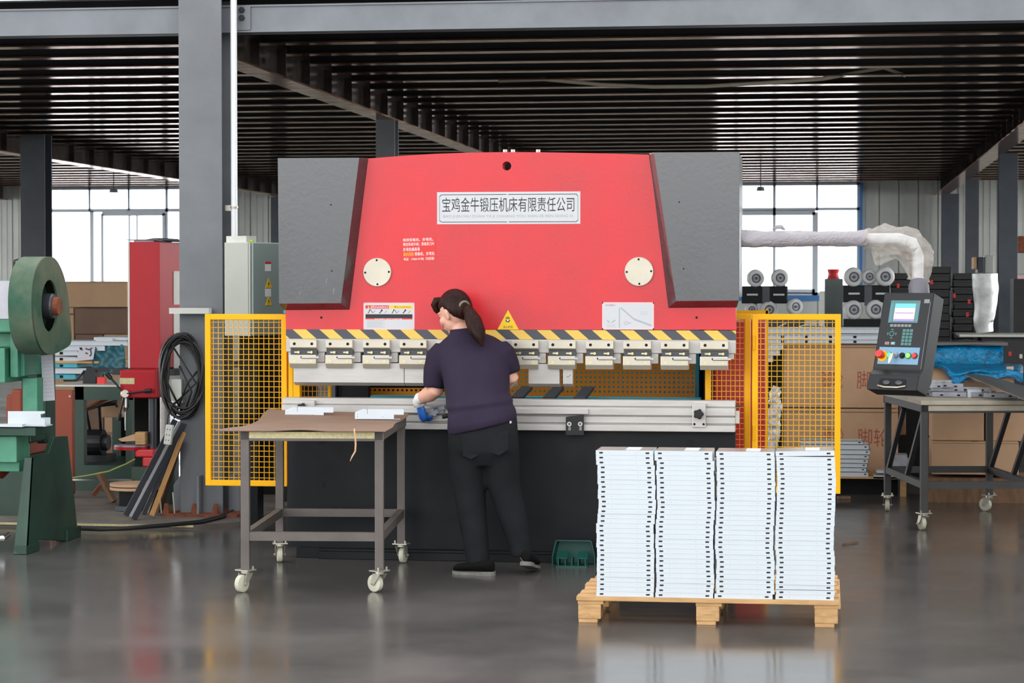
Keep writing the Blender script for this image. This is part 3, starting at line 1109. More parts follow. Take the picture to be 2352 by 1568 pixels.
# red advert sticker, slightly askew
cx_, cz_ = q(962, 572)
R = Matrix.Translation((cx_, YM - .001, cz_)) @ Matrix.Rotation(math.radians(-1.5), 4, 'Y')
sw, sh = .197, .135
ad = B(MB(R).box(-sw / 2, sw / 2, 0, .001, -sh / 2, sh / 2), 'advert_sticker', 'sign_red', press)
mb = MB(R)
L = [('维修剪板机、折弯机、', -.09, .085, .045, .0635), ('数控系统升级；剪板机刀片', -.09, .09, .018, .0385), ('折弯机模具等', -.09, .006, -.0105, .0105), ('剪板机、折弯机', -.024, .09, -.037, -.0165), ('电话：17603141782（刘经理）', -.088, .088, -.0635, -.046)]
for s, a, b, c_, d in L:
    mb.text(s, a, b, c_, d, -.0004)
B(mb, 'lettering', 'sign_white', ad)
B(MB(R).text('高价回收', -.09, -.03, -.0385, -.0165, -.0004), 'lettering', 'sign_yellow', ad)

# danger placard
x0, z0_ = q(835, 756.5)
x1, z1_ = q(952, 695)
W_, H_ = x1 - x0, z1_ - z0_
dg = B(MB().box(x0, x1, YM - .001, YM, z0_, z1_), 'danger_placard', 'white_plate', press)
U = lambda u: x0 + u * W_
V = lambda v: z1_ - v * H_
y1_, y2_ = YM - .0014, YM - .0018
B(MB().box(U(.04), U(.50), y1_, YM, V(.22), V(.1)).box(U(.04), U(.96), y1_, YM, V(.62), V(.575)), 'red_band', 'sign_red', dg)
B(MB().box(U(.51), U(.96), y1_, YM, V(.22), V(.1)), 'yellow_band', 'sign_yellow', dg)
B(MB().box(U(.04), U(.96), y1_, YM, V(.575), V(.43)), 'black_band', 'ink', dg)
B(MB().text('危险/DANGEROUS', U(.14), U(.485), V(.205), V(.115), y2_).text('安全注意事项', U(.22), U(.42), V(.615), V(.58), y2_).text('SAFETY GUIDELINES', U(.44), U(.76), V(.615), V(.58), y2_), 'lettering', 'sign_white', dg)
B(MB().text('警告/WARNING', U(.6), U(.93), V(.205), V(.115), y2_), 'lettering', 'orange', dg)
B(MB().plate([(U(.08), V(.205)), (U(.12), V(.205)), (U(.1), V(.12))], [], y2_, y1_), 'warning_triangle', 'sign_yellow', dg)
mb = MB()
for u, s in ((.13, 1), (.36, -1), (.6, 1), (.82, -1)):
    mb.bar((U(u - .04), y1_, V(.40)), (U(u), y1_, V(.26)), .0004, .004)
    mb.bar((U(u + .02), y1_, V(.28)), (U(u + .05 * s), y1_, V(.39)), .0004, .003)
    mb.ring((U(u), y1_, V(.27)), (0, -1, 0), .0002, .004, .0004, 8)
    mb.bar((U(u + .06), y1_, V(.38)), (U(u + .1), y1_, V(.3)), .0004, .002)
B(mb, 'pictogram', 'ink', dg)
mb = MB()
for i in range(5):
    mb.box(U(.07), U(.42 - .05 * (i % 2)), y1_, YM, V(.685 + i * .055), V(.672 + i * .055))
B(mb, 'fine_print', 'ink_grey', dg)
mb = MB()
for a, b, c_, d in ((.005, .02, .01, .99), (.98, .995, .01, .99), (.005, .995, .01, .035), (.005, .995, .965, .99)):
    mb.box(U(a), U(b), y1_, YM, V(d), V(c_))
B(mb, 'edge_film', 'pale_red', dg)

# pale placard
x0, z0_ = q(1383, 756.5)
x1, z1_ = q(1502, 694)
W_, H_ = x1 - x0, z1_ - z0_
wp = B(MB().box(x0, x1, YM - .001, YM, z0_, z1_), 'pressure_placard', 'white_plate', press)
mb = MB()
for a, b, c_, d in ((.0, .02, .0, 1), (.98, 1, .0, 1), (0, 1, .0, .05), (0, 1, .95, 1)):
    mb.box(U(a), U(b), y1_, YM, V(d), V(c_))
B(mb, 'edge_film', 'pale_red', wp)
mb = MB()
mb.box(U(.325), U(.345), y1_, YM, V(.93), V(.2))
mb.bar((U(.36), y1_, V(.2)), (U(.62), y1_, V(.62)), .0004, .007).bar((U(.62), y1_, V(.62)), (U(.95), y1_, V(.85)), .0004, .009)
mb.ring((U(.46), y1_, V(.76)), (0, -1, 0), .008, .011, .0004, 14).box(U(.5), U(.56), y1_, YM, V(.77), V(.74))
mb.bar((U(.1), y1_, V(.65)), (U(.14), y1_, V(.75)), .0004, .006).bar((U(.18), y1_, V(.75)), (U(.26), y1_, V(.65)), .0004, .006)
for i in range(3):
    mb.box(U(.74), U(.88), y1_, YM, V(.35 + i * .05), V(.34 + i * .05))
    mb.box(U(.09), U(.26), y1_, YM, V(.83 + i * .04), V(.822 + i * .04))
mw = bpy.data.materials.new('faded_print')
mw.use_nodes = True
mw.node_tree.nodes['Principled BSDF'].inputs['Base Color'].default_value = col(164, 168, 174)
M['faded'] = mw
B(mb, 'faded_diagram', 'faded', wp)
B(MB().text('安全警示', U(.07), U(.25), V(.14), V(.08), y1_), 'lettering', 'card_print', wp)

# yellow triangle
tri = [q(1142.5, 756.5), q(1191.5, 756.5), q(1167, 711.5)]
ty = B(MB().plate(tri, [], YM - .001, YM), 'crush_warning_triangle', 'sign_yellow', press)
mb = MB()
for i in range(4):
    u, v = q(1162.6 + i * 2.4, 733)
    mb.box(u - .0016, u + .0016, YM - .0016, YM, v, v + .017 - .003 * abs(i - 1.4))
u, v = q(1166.5, 736.5)
n = 12
mb.plate([(u + .0145 * math.cos(PI + PI * i / n) * .9, v + .012 * math.sin(PI + PI * i / n) + .004) for i in range(n + 1)], [], YM - .0016, YM)
B(mb, 'hand_pictogram', 'ink', ty)
B(MB().ring((u, YM - .0018, v + .002), (0, -1, 0), .0002, .005, .0004, 12), 'hand_pictogram_centre', 'sign_white', ty)
B(MB().text('当心挤压', q(1156, 0)[0], q(1178, 0)[0], q(0, 750)[1], q(0, 744.5)[1], YM - .0016), 'lettering', 'ink', ty)

# round covers
for px, py in ((867, 625), (1468, 623.5)):
    x, z = q(px, py)
    d = B(MB().tube([(x, YM, z), (x, YM - .009, z), (x, YM - .012, z)], [.0815, .0815, .079], 48), 'bearing_cover', 'nickel', press)
    mb = MB()
    for k in range(4):
        a = k * PI / 2 + .03
        mb.ring((x + .0685 * math.cos(a), YM - .0124, z + .0685 * math.sin(a)), (0, -1, 0), .0003, .0062, .0006, 12)
    B(mb, 'screw_hole', 'void', d)
    B(MB().ring((x, YM - .0124, z), (0, -1, 0), .0002, .0035, .0008, 10), 'grease_nipple', 'bolt', d)


# ------------------------------------------------------------------ yellow safety guards
def guard(name, label, x0, x1, z0, z1, y, posts, nx, nz, t=.033, along_y=False, bottom=True):
    """Square tube frame with welded wire mesh; along_y turns it to run away from the front."""
    X = Matrix.Identity(4)
    if along_y:
        X = Matrix.Translation((y, 0, 0)) @ Matrix.Rotation(PI / 2, 4, 'Z')
        y = 0.0
    g = thing(name, label, 'guard', tuple(X @ Vector(((x0 + x1) / 2, y, z0))), 'yellow mesh guards of the press brake')
    mb = MB(X)
    d = .03
    for a in posts:
        mb.box(a, a + t, y, y + d, z0, z1)
    mb.box(x0, x1, y + .001, y + d - .001, z1 - t, z1)
    if bottom:
        mb.box(x0, x1, y + .001, y + d - .001, z0, z0 + t)
    B(mb, 'frame', 'yellow', g, bevel=.003)
    mb = MB(X)
    r = .0016
    for i in range(1, nx):
        a = x0 + t * .5 + (x1 - x0 - t) * i / nx
        mb.box(a - r, a + r, y + d / 2 - r, y + d / 2 + r, z0 + t * .5, z1 - t * .5)
    for j in range(1, nz):
        b = z0 + t * .5 + (z1 - z0 - t) * j / nz
        mb.box(x0 + t * .5, x1 - t * .5, y + d / 2 - r, y + d / 2 + r, b - r, b + r)
    B(mb, 'wire_mesh', 'yellow', g)
    return g


ygl = 12.8
REF[0] = 565
gx0, gx1 = PX(470, ygl), PX(679, ygl)
gz0, gz1 = PZ(1116, ygl), PZ(721, ygl)
xm = PX(658, ygl)
guard('mesh_guard_door', 'yellow mesh guard door swung open behind the brown topped trolley', gx0, xm - .002, gz0, gz1, ygl, (gx0, xm - .033), 15, 31)
yg2 = 12.93
gl = guard('mesh_guard_panel', 'small yellow mesh panel in the press throat above the trolley end', PX(684, yg2), PX(757, yg2), gz0, gz1, yg2, (PX(684, yg2), PX(752, yg2) - .0), 7, 31, t=.018)
B(MB().box(PX(658, 12.75), PX(668, 12.75), 12.79, 12.83, gz0, q(1176, 808)[1]).box(PX(669, 12.75), PX(684, 12.75), 12.79, 12.83, gz0, q(1176, 808)[1]), 'hinge_post', 'yellow', gl)
REF[0] = 1850
gx0, gx1 = PX(1728, ygl), PX(1932, ygl)
gz0, gz1 = PZ(1133, ygl), PZ(721, ygl)
gd = guard('mesh_guard_door', 'yellow mesh guard door standing open behind the white channel stacks', gx0, gx1, gz0, gz1, ygl, (gx0, gx1 - .033), 15, 32)
B(MB().cyl((gx0 + .01, ygl - .006, gz0 + .3), (gx0 + .01, ygl - .006, gz0 + .38), .008, 8).cyl((gx0 + .01, ygl - .006, gz1 - .2), (gx0 + .01, ygl - .006, gz1 - .12), .008, 8), 'hinge', 'yellow', gd)
gp = guard('mesh_guard_panel', 'narrow yellow mesh panel between the red machine side and the open guard door', PX(1620, yg2), PX(1727, yg2), gz0, gz1, yg2, (PX(1620, yg2), PX(1709, yg2) + .005), 9, 32)
B(MB().box(PX(1691, 13.6), PX(1765, 13.6), 13.5, 13.53, PZ(722, 13.5), PZ(713, 13.5)).box(PX(1759, 13.5), PX(1765, 13.5), 13.5, 13.53, .0, PZ(709, 13.5)), 'rear_rail', 'yellow', gp)

# ------------------------------------------------------------------ pallet with four stacks of slotted channels
YP = 10.42
pal = thing('wooden_pallet', 'pine pallet on the floor carrying four stacks of white slotted channels', 'pallet', (-.54, YP + .45, 0))
px_ = (P(1327, 1400, YP).x, P(1598, 1400, YP).x, P(1870, 1400, YP).x)
bw = .108
yd = YP + .93
random.seed(3)
for i in range(7):
    a = YP - .012 + i * .139
    B(MB().box(px_[0] + random.uniform(-.01, .01), px_[2] + bw + random.uniform(-.006, .012), a, a + .098, .104, .124), 'deck_plank', 'pine', pal, bevel=.002)
for x in px_:
    B(MB().box(x, x + bw + .012, YP, yd, .086, .104), 'stringer', 'pine', pal, bevel=.002)
    for yy in (YP, YP + .4, yd - .12):
        B(MB().box(x + .002, x + bw, yy, yy + .12, .018, .086), 'block', 'pine_end', pal, bevel=.003)
    B(MB().box(x + .004, x + bw - .016, YP + .004, yd, 0, .018), 'skid', 'pine', pal, bevel=.002)

CW, CH, CD = .266, .0226, .235


def channel_mesh(tab):
    mb = MB()
    holes = []
    for hx in (.0245, .2395):
        o = []
        for k in range(12):
            a = 2 * PI * k / 12
            o.append((hx + (.0052 if math.cos(a) > 0 else -.0052) + .0043 * math.cos(a), .0105 + .0043 * math.sin(a)))
        holes.append(o)
    for hx in (.063, .187):
        holes.append([(hx + .0011 * math.cos(k * PI / 3), .011 + .0011 * math.sin(k * PI / 3)) for k in range(6)])
    e = CH - .0004
    r = .0012
    mb.plate([(0, .0), (CW, 0), (CW, e - r), (CW - r * .3, e - r * .3), (CW - r, e), (r, e), (r * .3, e - r * .3), (0, e - r)], holes, 0, .0016)
    mb.box(.002, CW - .002, .0016, CD, e - .0016, e - .0004)
    mb.box(.002, .0036, .0016, CD, 0, e - .0016)
    mb.box(CW - .0036, CW - .002, .0016, CD, 0, e - .0016)
    mb.box(.002, CW - .002, CD - .0016, CD, 0, e - .0016)
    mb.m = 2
    mb.box(.004, CW - .004, .0022, .004, 0, e - .0018)  # dark strip added behind the slots, standing in for the shade inside
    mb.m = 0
    return mb


proto = B(channel_mesh(False), 'slotted_channel', ('channel', 'channel_top', 'rubber'), loc=(0, 0, 0))  # 'rubber' here is the dark strip standing in for shade behind the slots
for p in proto.data.polygons:
    if p.normal.z > .9 and p.center.y > .01 and p.area > .01:
        p.material_index = 1
offs = ([459, 460, 462, 472, 471, 473, 472, 478, 475, 474, 481, 480, 477, 472, 471, 462, 462, 466, 465, 463, 468, 469, 467, 467, 466, 468, 467, 467, 466, 463],
        [900, 901, 916, 916, 911, 915, 917, 917, 917, 917, 922, 922, 918, 917, 911, 908, 910, 907, 905, 906, 911, 911, 912, 910, 912, 915, 916, 914, 910, 906],
        [1362, 1366, 1366, 1367, 1367, 1367, 1371, 1368, 1368, 1370, 1366, 1366, 1363, 1363, 1362, 1355, 1357, 1355, 1355, 1353, 1358, 1361, 1366, 1366, 1362, 1365, 1361, 1362, 1364, 1350],
        [1811, 1815, 1816, 1817, 1820, 1822, 1822, 1820, 1819, 1818, 1818, 1817, 1814, 1812, 1812, 1808, 1806, 1807, 1806, 1804, 1810, 1814, 1815, 1811, 1815, 1813, 1811, 1810, 1813, 1808])
ordn = ('first', 'second', 'third', 'fourth')
k = 0
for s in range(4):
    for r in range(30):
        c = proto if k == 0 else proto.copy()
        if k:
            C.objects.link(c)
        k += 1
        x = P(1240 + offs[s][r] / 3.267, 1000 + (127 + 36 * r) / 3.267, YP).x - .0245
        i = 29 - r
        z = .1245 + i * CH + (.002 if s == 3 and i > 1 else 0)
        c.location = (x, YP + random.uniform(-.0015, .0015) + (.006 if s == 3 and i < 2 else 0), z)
        c.rotation_euler = (0, 0, random.uniform(-.004, .004))
        if s == 3 and r == 0:
            c.rotation_euler = (0, -.02, .01)
            c.location.z += .0005
        if r == 0:
            tag(c, 'topmost white slotted channel of the %s stack from the left on the pallet' % ordn[s], 'metal channel', 'white slotted channels on the pallet')
            tb = B(MB().box(.135, .2, .05, .2, CH - .0006, CH + .0012), 'tab', 'channel', None, loc=(0, 0, 0))
            tb.parent = c
        elif r == 29:
            tag(c, 'lowest white slotted channel of the %s stack from the left on the pallet' % ordn[s], 'metal channel', 'white slotted channels on the pallet')
        else:
            tag(c, 'white slotted channel inside the %s stack from the left on the pallet' % ordn[s], 'metal channel', 'inner channels of the %s stack' % ordn[s])


# ------------------------------------------------------------------ trolleys on casters
def caster(mb_p, x, y, ang, parent, zt=.115):
    X = Matrix.Translation((x, y, 0)) @ Matrix.Rotation(ang, 4, 'Z')
    mb = MB(X)
    mb.box(-.042, .042, -.035, .035, zt - .006, zt)
    mb.cyl((0, 0, zt - .02), (0, 0, zt - .006), .024, 14)
    for s in (-1, 1):
        a = s * .024
        v = [(a, -.028, zt - .018), (a, .024, zt - .018), (a, .04, .04), (a, .022, .034), (a, -.012, .075)]
        v2 = [(a + s * .003, p[1], p[2]) for p in v]
        mb.add(v + v2, [(0, 1, 2, 3, 4), (9, 8, 7, 6, 5)] + [(i, (i + 1) % 5, 5 + (i + 1) % 5, 5 + i) for i in range(5)])
    mb.cyl((-.034, .03, .044), (.034, .03, .044), .006, 8)
    for sx in (-.03, .03):
        mb.cyl((sx, -.02, zt), (sx, -.02, zt + .016), .006, 6)
    c = B(mb, 'caster', 'zinc', parent)
    mb = MB(X)
    pr = [(-.016, .012), (-.016, .036), (-.012, .044), (0, .0455), (.012, .044), (.016, .036), (.016, .012)]
    n = 24
    mb.loft([[Vector((a, .03 + b * math.cos(2 * PI * i / n), .0457 + b * math.sin(2 * PI * i / n))) for i in range(n)] for a, b in pr])
    B(mb, 'wheel', 'wheel', c, smooth=True, auto=40)


def trolley(name, label, center, rot, W2, L2, H, m, zr, brace, angs, t=.044, ins=0.0):
    g = thing(name, label, 'trolley', (0, 0, 0), 'steel trolleys on casters')
    zc = .115
    for i, (sx, sy) in enumerate(((-1, -1), (1, -1), (-1, 1), (1, 1))):
        x, y = sx * (W2 - t / 2), sy * (L2 - t / 2)
        B(MB().box(x - t / 2, x + t / 2, y - t / 2, y + t / 2, zc, H - .045), 'leg', m, g, bevel=.002)
        caster(None, x, y, angs[i], g)
    mb = MB()
    for s in (-1, 1):
        a, b = sorted((s * W2, s * (W2 - t)))
        mb.box(a, b, -L2, L2, H - .045, H)
        a, b = sorted((s * L2, s * (L2 - .012)))
        mb.box(-W2 + t, W2 - t, a, b, H - .05, H - .036)
        mb.box(-W2 - .004, -W2 + t, a, b, H - .05, H + .002)
        mb.box(W2 - t, W2 + .004, a, b, H - .05, H + .002)
    B(mb, 'top_frame', m, g, bevel=.002)
    for s in (-1, 1):
        B(MB().box(-W2 + t, W2 - t, s * (L2 - t / 2) - .018, s * (L2 - t / 2) + .018, zr - .022, zr + .022), 'rail', m, g)
        B(MB().box(s * (W2 - t / 2) - .018, s * (W2 - t / 2) + .018, -L2 + t, L2 - t, zr - .022, zr + .022), 'rail', m, g)
        if brace:
            xx = s * (W2 - t / 2)
            B(MB().bar((xx, -L2 + .05, H - .06), (xx, -.05, zr), .03, .03).bar((xx, L2 - .05, zr), (xx, .05, H - .06), .03, .03), 'brace', m, g)
    B(MB().box(-W2 + t, W2 - t, -L2 + .002, L2 - .012, H - .036, H - .003), 'top_board', 'board_pale' if brace else 'chip', g)
    g.location = center
    g.rotation_euler = (0, 0, rot)
    return g


TC = Vector((-2.652, 11.86, 0))
TR = math.radians(5.4)
trolley('steel_trolley', 'brown steel trolley with cardboard covered top, in front of the press brake', TC, TR, .365, .62, .822, 'table_steel', .285, False, (2.6, .9, .2, -.25))
RT = Matrix.Translation(TC) @ Matrix.Rotation(TR, 4, 'Z')
# cardboard sheet on its top, curling at the far edge
mb = MB(RT)
nx, ny = 26, 30
vs, fs = [], []
for lay in (0, 1):
    for j in range(ny + 1):
        for i in range(nx + 1):
            u, v = i / nx, j / ny
            x = -.40 + .78 * u
            y = -.645 + 1.26 * v
            if v < .25:
                x -= (.25 - v) * .36 * (1 - u)
            x += .02 * math.sin(v * 9) * (u - .5)
            y += .012 * noise.noise(Vector((u * 6, v, 1))) - .02 * u
            z = .823 + .034 * max(0, v - .72) / .28 * (1 - .5 * u) + .010 * max(0, noise.noise(Vector((u * 3, v * 3, 4)))) + .004 * lay
            z += .016 * max(0, .12 - u) / .12 * max(0, v - .4)
            vs.append((x, y, z))
N = (nx + 1) * (ny + 1)
for lay in (0, 1):
    for j in range(ny):
        for i in range(nx):
            a = lay * N + j * (nx + 1) + i
            fs.append((a, a + 1, a + nx + 2, a + nx + 1))
ed = [i for i in range(nx + 1)] + [j * (nx + 1) + nx for j in range(1, ny + 1)] + [ny * (nx + 1) + i for i in range(nx - 1, -1, -1)] + [j * (nx + 1) for j in range(ny - 1, 0, -1)]
for i in range(len(ed)):
    a, b = ed[i], ed[(i + 1) % len(ed)]
    fs.append((a, b, b + N, a + N))
mb.add(vs, fs)
o = B(mb, 'cardboard_sheet', 'card_dark', smooth=True, auto=40)
tag(o, 'worn brown cardboard sheet curling up on the trolley beside the woman', 'cardboard')


def bracket_part(cx, cy, ang, label):
    X = Matrix.Translation((cx, cy, 0)) @ Matrix.Rotation(ang, 4, 'Z')
    t = thing('folded_bracket', label, 'metal part', (cx, cy, .828), 'folded white parts on the cardboard')
    L = .27
    z = .831
    mb = MB(X)
    e = .0018
    mb.plate([(0, z), (L * .80, z), (L * .80, z + .026), (L, z + .026), (L, z + .058), (.05, z + .058), (.012, z + .044), (0, z + .036)], [[(.012 + a, z + b), (.016 + a, z + b), (.016 + a, z + b + .003), (.012 + a, z + b + .003)] for a, b in ((0, .025), (0, .012), (.14, .012), (.21, .045), (.24, .045))], 0, e)
    B(mb, 'web', 'channel', t)
    mb = MB(X)
    mb.add([(0, 0, z), (L * .80, 0, z), (L * .80 + .035, .0, z), (L * .9, .05, z), (.03, .05, z), (0, .05, z + 0), (0, 0, z + e), (L * .80, 0, z + e), (L * .80 + .035, .0, z + e), (L * .9, .05, z + e), (.03, .05, z + e), (0, .05, z + e)],
           [(5, 4, 3, 2, 1, 0), (6, 7, 8, 9, 10, 11), (0, 1, 7, 6), (1, 2, 8, 7), (2, 3, 9, 8), (3, 4, 10, 9), (4, 5, 11, 10), (5, 0, 6, 11)])
    mb.box(.05, L, 0, .04, z + .056, z + .058)
    B(mb, 'flange', 'channel', t)
    mb = MB(X)
    mb.box(.068, .0695, -.0006, 0, z + .03, z + .058)
    B(mb, 'pen_mark', 'ink', t)
    return t


p = G(655, 957, .832)
bracket_part(p.x, p.y, TR - .03, 'folded white bracket on the cardboard, nearer the yellow mesh door')
p = G(815, 962, .832)
bracket_part(p.x, p.y, TR - .05, "folded white bracket on the cardboard, beside the woman's gloved hand")
pts = [P(814, 984, 11.19), P(814, 990, 11.185), P(816, 1004, 11.185), P(817, 1020, 11.185), P(816, 1036, 11.185), P(809, 1048, 11.185), P(804, 1059, 11.18)]
o = B(MB().tube(pts, [.004, .004, .0045, .005, .0045, .004, .002], 6, squash=.4), 'straw_twine', 'twine', smooth=True)
tag(o, 'frayed straw strip hanging from the front edge of the cardboard', 'twine')

RC = Vector((.863, 15.263, 0))
RR = math.radians(9.5)
trolley('steel_trolley', 'dark steel trolley with braces and pale top under the control pendant', RC, RR, .375, .622, .80, 'table_dark', .29, True, (.2, .5, -.2, .7))
X = Matrix.Translation(RC) @ Matrix.Rotation(RR, 4, 'Z')
o = B(MB(X).box(-.38, .385, -.63, .63, .801, .829), 'wooden_board', 'board_pale', bevel=.002)
tag(o, 'pale wooden board forming the top of the dark trolley behind the pendant', 'board')

# ------------------------------------------------------------------ dustpan
REF[0] = 1315
yd_ = 12.5
x0, x1 = PX(1266, yd_), PX(1366, yd_)
zt = PZ(1242, yd_)
dp = thing('dustpan', 'dark green plastic dustpan standing on the floor against the black bed', 'dustpan', ((x0 + x1) / 2, yd_, 0))
cx = (x0 + x1) / 2
hw = (x1 - x0) / 2
mb = MB()
o1 = [(-hw, .0), (-hw, .05), (-hw * .84, zt - .006), (-hw * .78, zt), (hw * .78, zt), (hw * .84, zt - .006), (hw, .05), (hw, 0)]
n = len(o1)
A = [(cx + a, 12.54, b) for a, b in o1]
I = [(cx + a * .95, 12.54, b * .96 + .0) for a, b in o1]
Bk = [(cx + a * .9, 12.615, b * .95) for a, b in o1]
J = [(cx + a * .86, 12.605, b * .9 + .004) for a, b in o1]
mb.add(A + I + Bk + J, [(i, i + 1, n + i + 1, n + i) for i in range(n - 1)] + [(i, i + 1, 2 * n + i + 1, 2 * n + i) for i in range(n - 1)] + [(n + i, n + i + 1, 3 * n + i + 1, 3 * n + i) for i in range(n - 1)] + [tuple(2 * n + i for i in range(n)), tuple(3 * n + i for i in range(n))])
B(mb, 'pan', 'green_pan', dp)
mb = MB()
mb.box(cx - hw * .72, cx + hw * .72, 12.44, 12.54, .0, .008)
for a, b in ((-.72, -.2), (.22, .72)):
    mb.add([(cx + hw * a, 12.45, .052), (cx + hw * b, 12.45, .052), (cx + hw * (b - .05), 12.54, .075), (cx + hw * (a + .05), 12.54, .075), (cx + hw * a, 12.45, .047), (cx + hw * b, 12.45, .047), (cx + hw * (b - .05), 12.54, .07), (cx + hw * (a + .05), 12.54, .07)],
           [(0, 1, 2, 3), (7, 6, 5, 4), (0, 4, 5, 1), (1, 5, 6, 2), (2, 6, 7, 3), (3, 7, 4, 0)])
for a in (-.62, -.3, 0, .3, .62):
    mb.box(cx + hw * a - .003, cx + hw * a + .003, 12.45, 12.54, .008, .05)
B(mb, 'ribbed_heel', 'green_pan', dp)

# ------------------------------------------------------------------ control pendant on its film wrapped arm
REF[0] = 2050
YA = 12.7
pe = thing('control_pendant', 'black control pendant with lit screen hanging from the film wrapped arm', 'control panel', (0, 0, 0))
az = PZ(548, YA)
ax1 = PX(2108, YA)
B(MB().tube([(-.478, YA, az), (ax1 - .1, YA, az), (ax1 - .03, YA, az - .02), (ax1, YA, az - .09), (ax1, YA, PZ(655, YA))], .031, 16), 'arm', 'white_pipe', pe, smooth=True, auto=50)


def film_tube(pts, rad, nseg, nr, amp, seed, freq=9.0):
    """A crumpled sleeve of film round a bent tube."""
    pts = [Vector(p) for p in pts]
    out = []
    for i in range(nseg + 1):
        u = i / nseg * (len(pts) - 1)
        k = min(int(u), len(pts) - 2)
        c = pts[k].lerp(pts[k + 1], u - k)
        t = (pts[k + 1] - pts[k]).normalized()
        s = Vector((0, 1, 0))
        w = t.cross(s).normalized()
        r = rad(i / nseg)
        ring = []
        for j in range(nr):
            a = 2 * PI * j / nr
            d = s * math.cos(a) + w * math.sin(a)
            h = noise.noise((c + d * .08) * freq + Vector((seed, 0, 0))) + .6 * noise.noise((c + d * .08) * freq * 2.3 + Vector((0, seed, 0)))
            ring.append(c + d * max(.02, r + amp * h))
        out.append(ring)
    return MB().loft(out, cap=False)


B(film_tube([(-.476, YA, az), (.05, YA, az), (PX(1992, YA), YA, az)], lambda u: .047 - .004 * math.sin(u * 3), 60, 24, .008, 2.0, 7), 'film_wrap', 'film_grey', pe, smooth=True, label='greyish film wrapped tightly round the arm')
B(MB().tube([P(1775, 527, YA), P(1785, 521, YA - .01), P(1795, 521, YA), P(1803, 528, YA)], [.004, .012, .012, .004], 10), 'film_knot', 'film_grey', pe, smooth=True)
el = [(PX(1985, YA), YA, az + .0), (PX(2040, YA), YA, az), (PX(2085, YA), YA, az - .008), (PX(2108, YA), YA, az - .05), (PX(2112, YA), YA, az - .12), (PX(2112, YA), YA, az - .2), (PX(2110, YA), YA, PZ(645, YA))]
B(film_tube(el, lambda u: .056 + .022 * math.sin(min(1, u * 1.25) * PI), 90, 32, .024, 5.0, 11), 'clear_film', 'film', pe, smooth=True, label='clear crumpled film bagging round the elbow')
# loose flap hanging below the elbow
fl = MB()
vs, fs = [], []
top = [(2000, 565), (2015, 568), (2035, 570), (2055, 568), (2070, 570), (2085, 576)]
bot = [(2004, 592), (2010, 616), (2030, 604), (2050, 596), (2064, 590), (2090, 646)]
for j in range(9):
    for i in range(len(top)):
        u = j / 8
        p = P(top[i][0] * (1 - u) + bot[i][0] * u, top[i][1] * (1 - u) + bot[i][1] * u, YA - .04)
        p.y += .035 * noise.noise(Vector((i * .9, u * 3, 2)))
        p.x += .008 * noise.noise(Vector((i * 1.7, u * 4, 7)))
        vs.append(p)
k = len(top)
for j in range(8):
    for i in range(k - 1):
        fs.append((j * k + i, j * k + i + 1, (j + 1) * k + i + 1, (j + 1) * k + i))
B(MB().add(vs, fs), 'film_flap', 'film', pe, smooth=True, mods=[('SUBSURF', dict(levels=1, render_levels=1))])
# housing, built facing -Y about its own middle, then turned to the operator and leant back
hc = P(2083, 790, 12.55)
HX = Matrix.Translation(hc) @ Matrix.Rotation(math.radians(-30), 4, 'Z') @ Matrix.Rotation(math.radians(-17), 4, 'X')
hw, hd = .152, .062
B(MB().tube([P(2110, 646, 12.66), P(2110, 655, 12.65), P(2111, 672, 12.64), P(2111, 690, 12.63)], [.046, .056, .057, .055], 24).ring(P(2110, 664, 12.65), (0, 0, 1), .05, .0585, .003, 24), 'swivel_collar', 'collar_grey', pe, smooth=True, auto=35)


def sprism(pts, x0, x1):
    n = len(pts)
    return [(x0, a, b) for a, b in pts] + [(x1, a, b) for a, b in pts], [tuple(range(n)), tuple(range(2 * n - 1, n - 1, -1))] + [(i, (i + 1) % n, n + (i + 1) % n, n + i) for i in range(n)]


mb = MB(HX)
mb.add(*sprism([(-hd, .275), (-hd, -.165), (-hd - .03, -.20), (-hd - .035, -.285), (hd * .4, -.285), (hd, -.2), (hd, .275)], -hw, hw))
hs = B(mb, 'housing', 'black', pe, bevel=.006)
mb = MB(HX)
yf = -hd - .0012
mb.box(-hw + .012, hw - .012, yf + .0002, -hd, -.155, .255)
B(mb, 'front_plate', 'black', hs)
B(MB(HX).box(hw - .013, hw - .0115, yf - .001, -hd, -.155, .225), 'silver_edge_line', 'part_grey', hs)
B(MB(HX).box(hw - .05, hw - .018, yf - .001, -hd, .215, .237), 'label_plate', 'key_grey', hs)
y2 = yf - .0006
y3 = yf - .0012
scr = B(MB(HX).box(-.1, .08, y2, -hd, .103, .230), 'screen_bezel', 'key_teal', pe)
B(MB(HX).box(-.07, .055, y3, y2, .112, .212), 'screen', 'screen_peach', scr)
B(MB(HX).box(-.07, .055, y3 - .0003, y3, .186, .212), 'screen_header', 'screen_blue', scr)
B(MB(HX).box(-.07, .055, y3 - .0003, y3, .112, .124).box(-.064, .048, y3 - .0003, y3, .155, .161), 'screen_bar', 'screen_violet', scr)
mb = MB(HX)
for xx in (-.096, -.09, -.084, .062, .068, .074):
    mb.box(xx, xx + .002, y3, y2, .108, .215)
B(mb, 'bezel_line', 'panel_blue', scr)
B(MB(HX).box(.058, .066, y3, y2, .208, .218), 'bezel_logo', 'button_red', scr)
for i in range(6):
    B(MB(HX).box(-.084 + i * .022, -.066 + i * .022, y2, -hd, .080, .094), 'key', 'key_grey', pe)
for i in range(3):
    for j in range(5):
        B(MB(HX).box(-.002 + i * .022, .016 + i * .022, y2, -hd, .052 - j * .019, .067 - j * .019), 'key', 'key_teal', pe)
mb = MB(HX)
mb.ring((-.066, y2, .04), (0, -1, 0), .011, .016, .0006, 8)
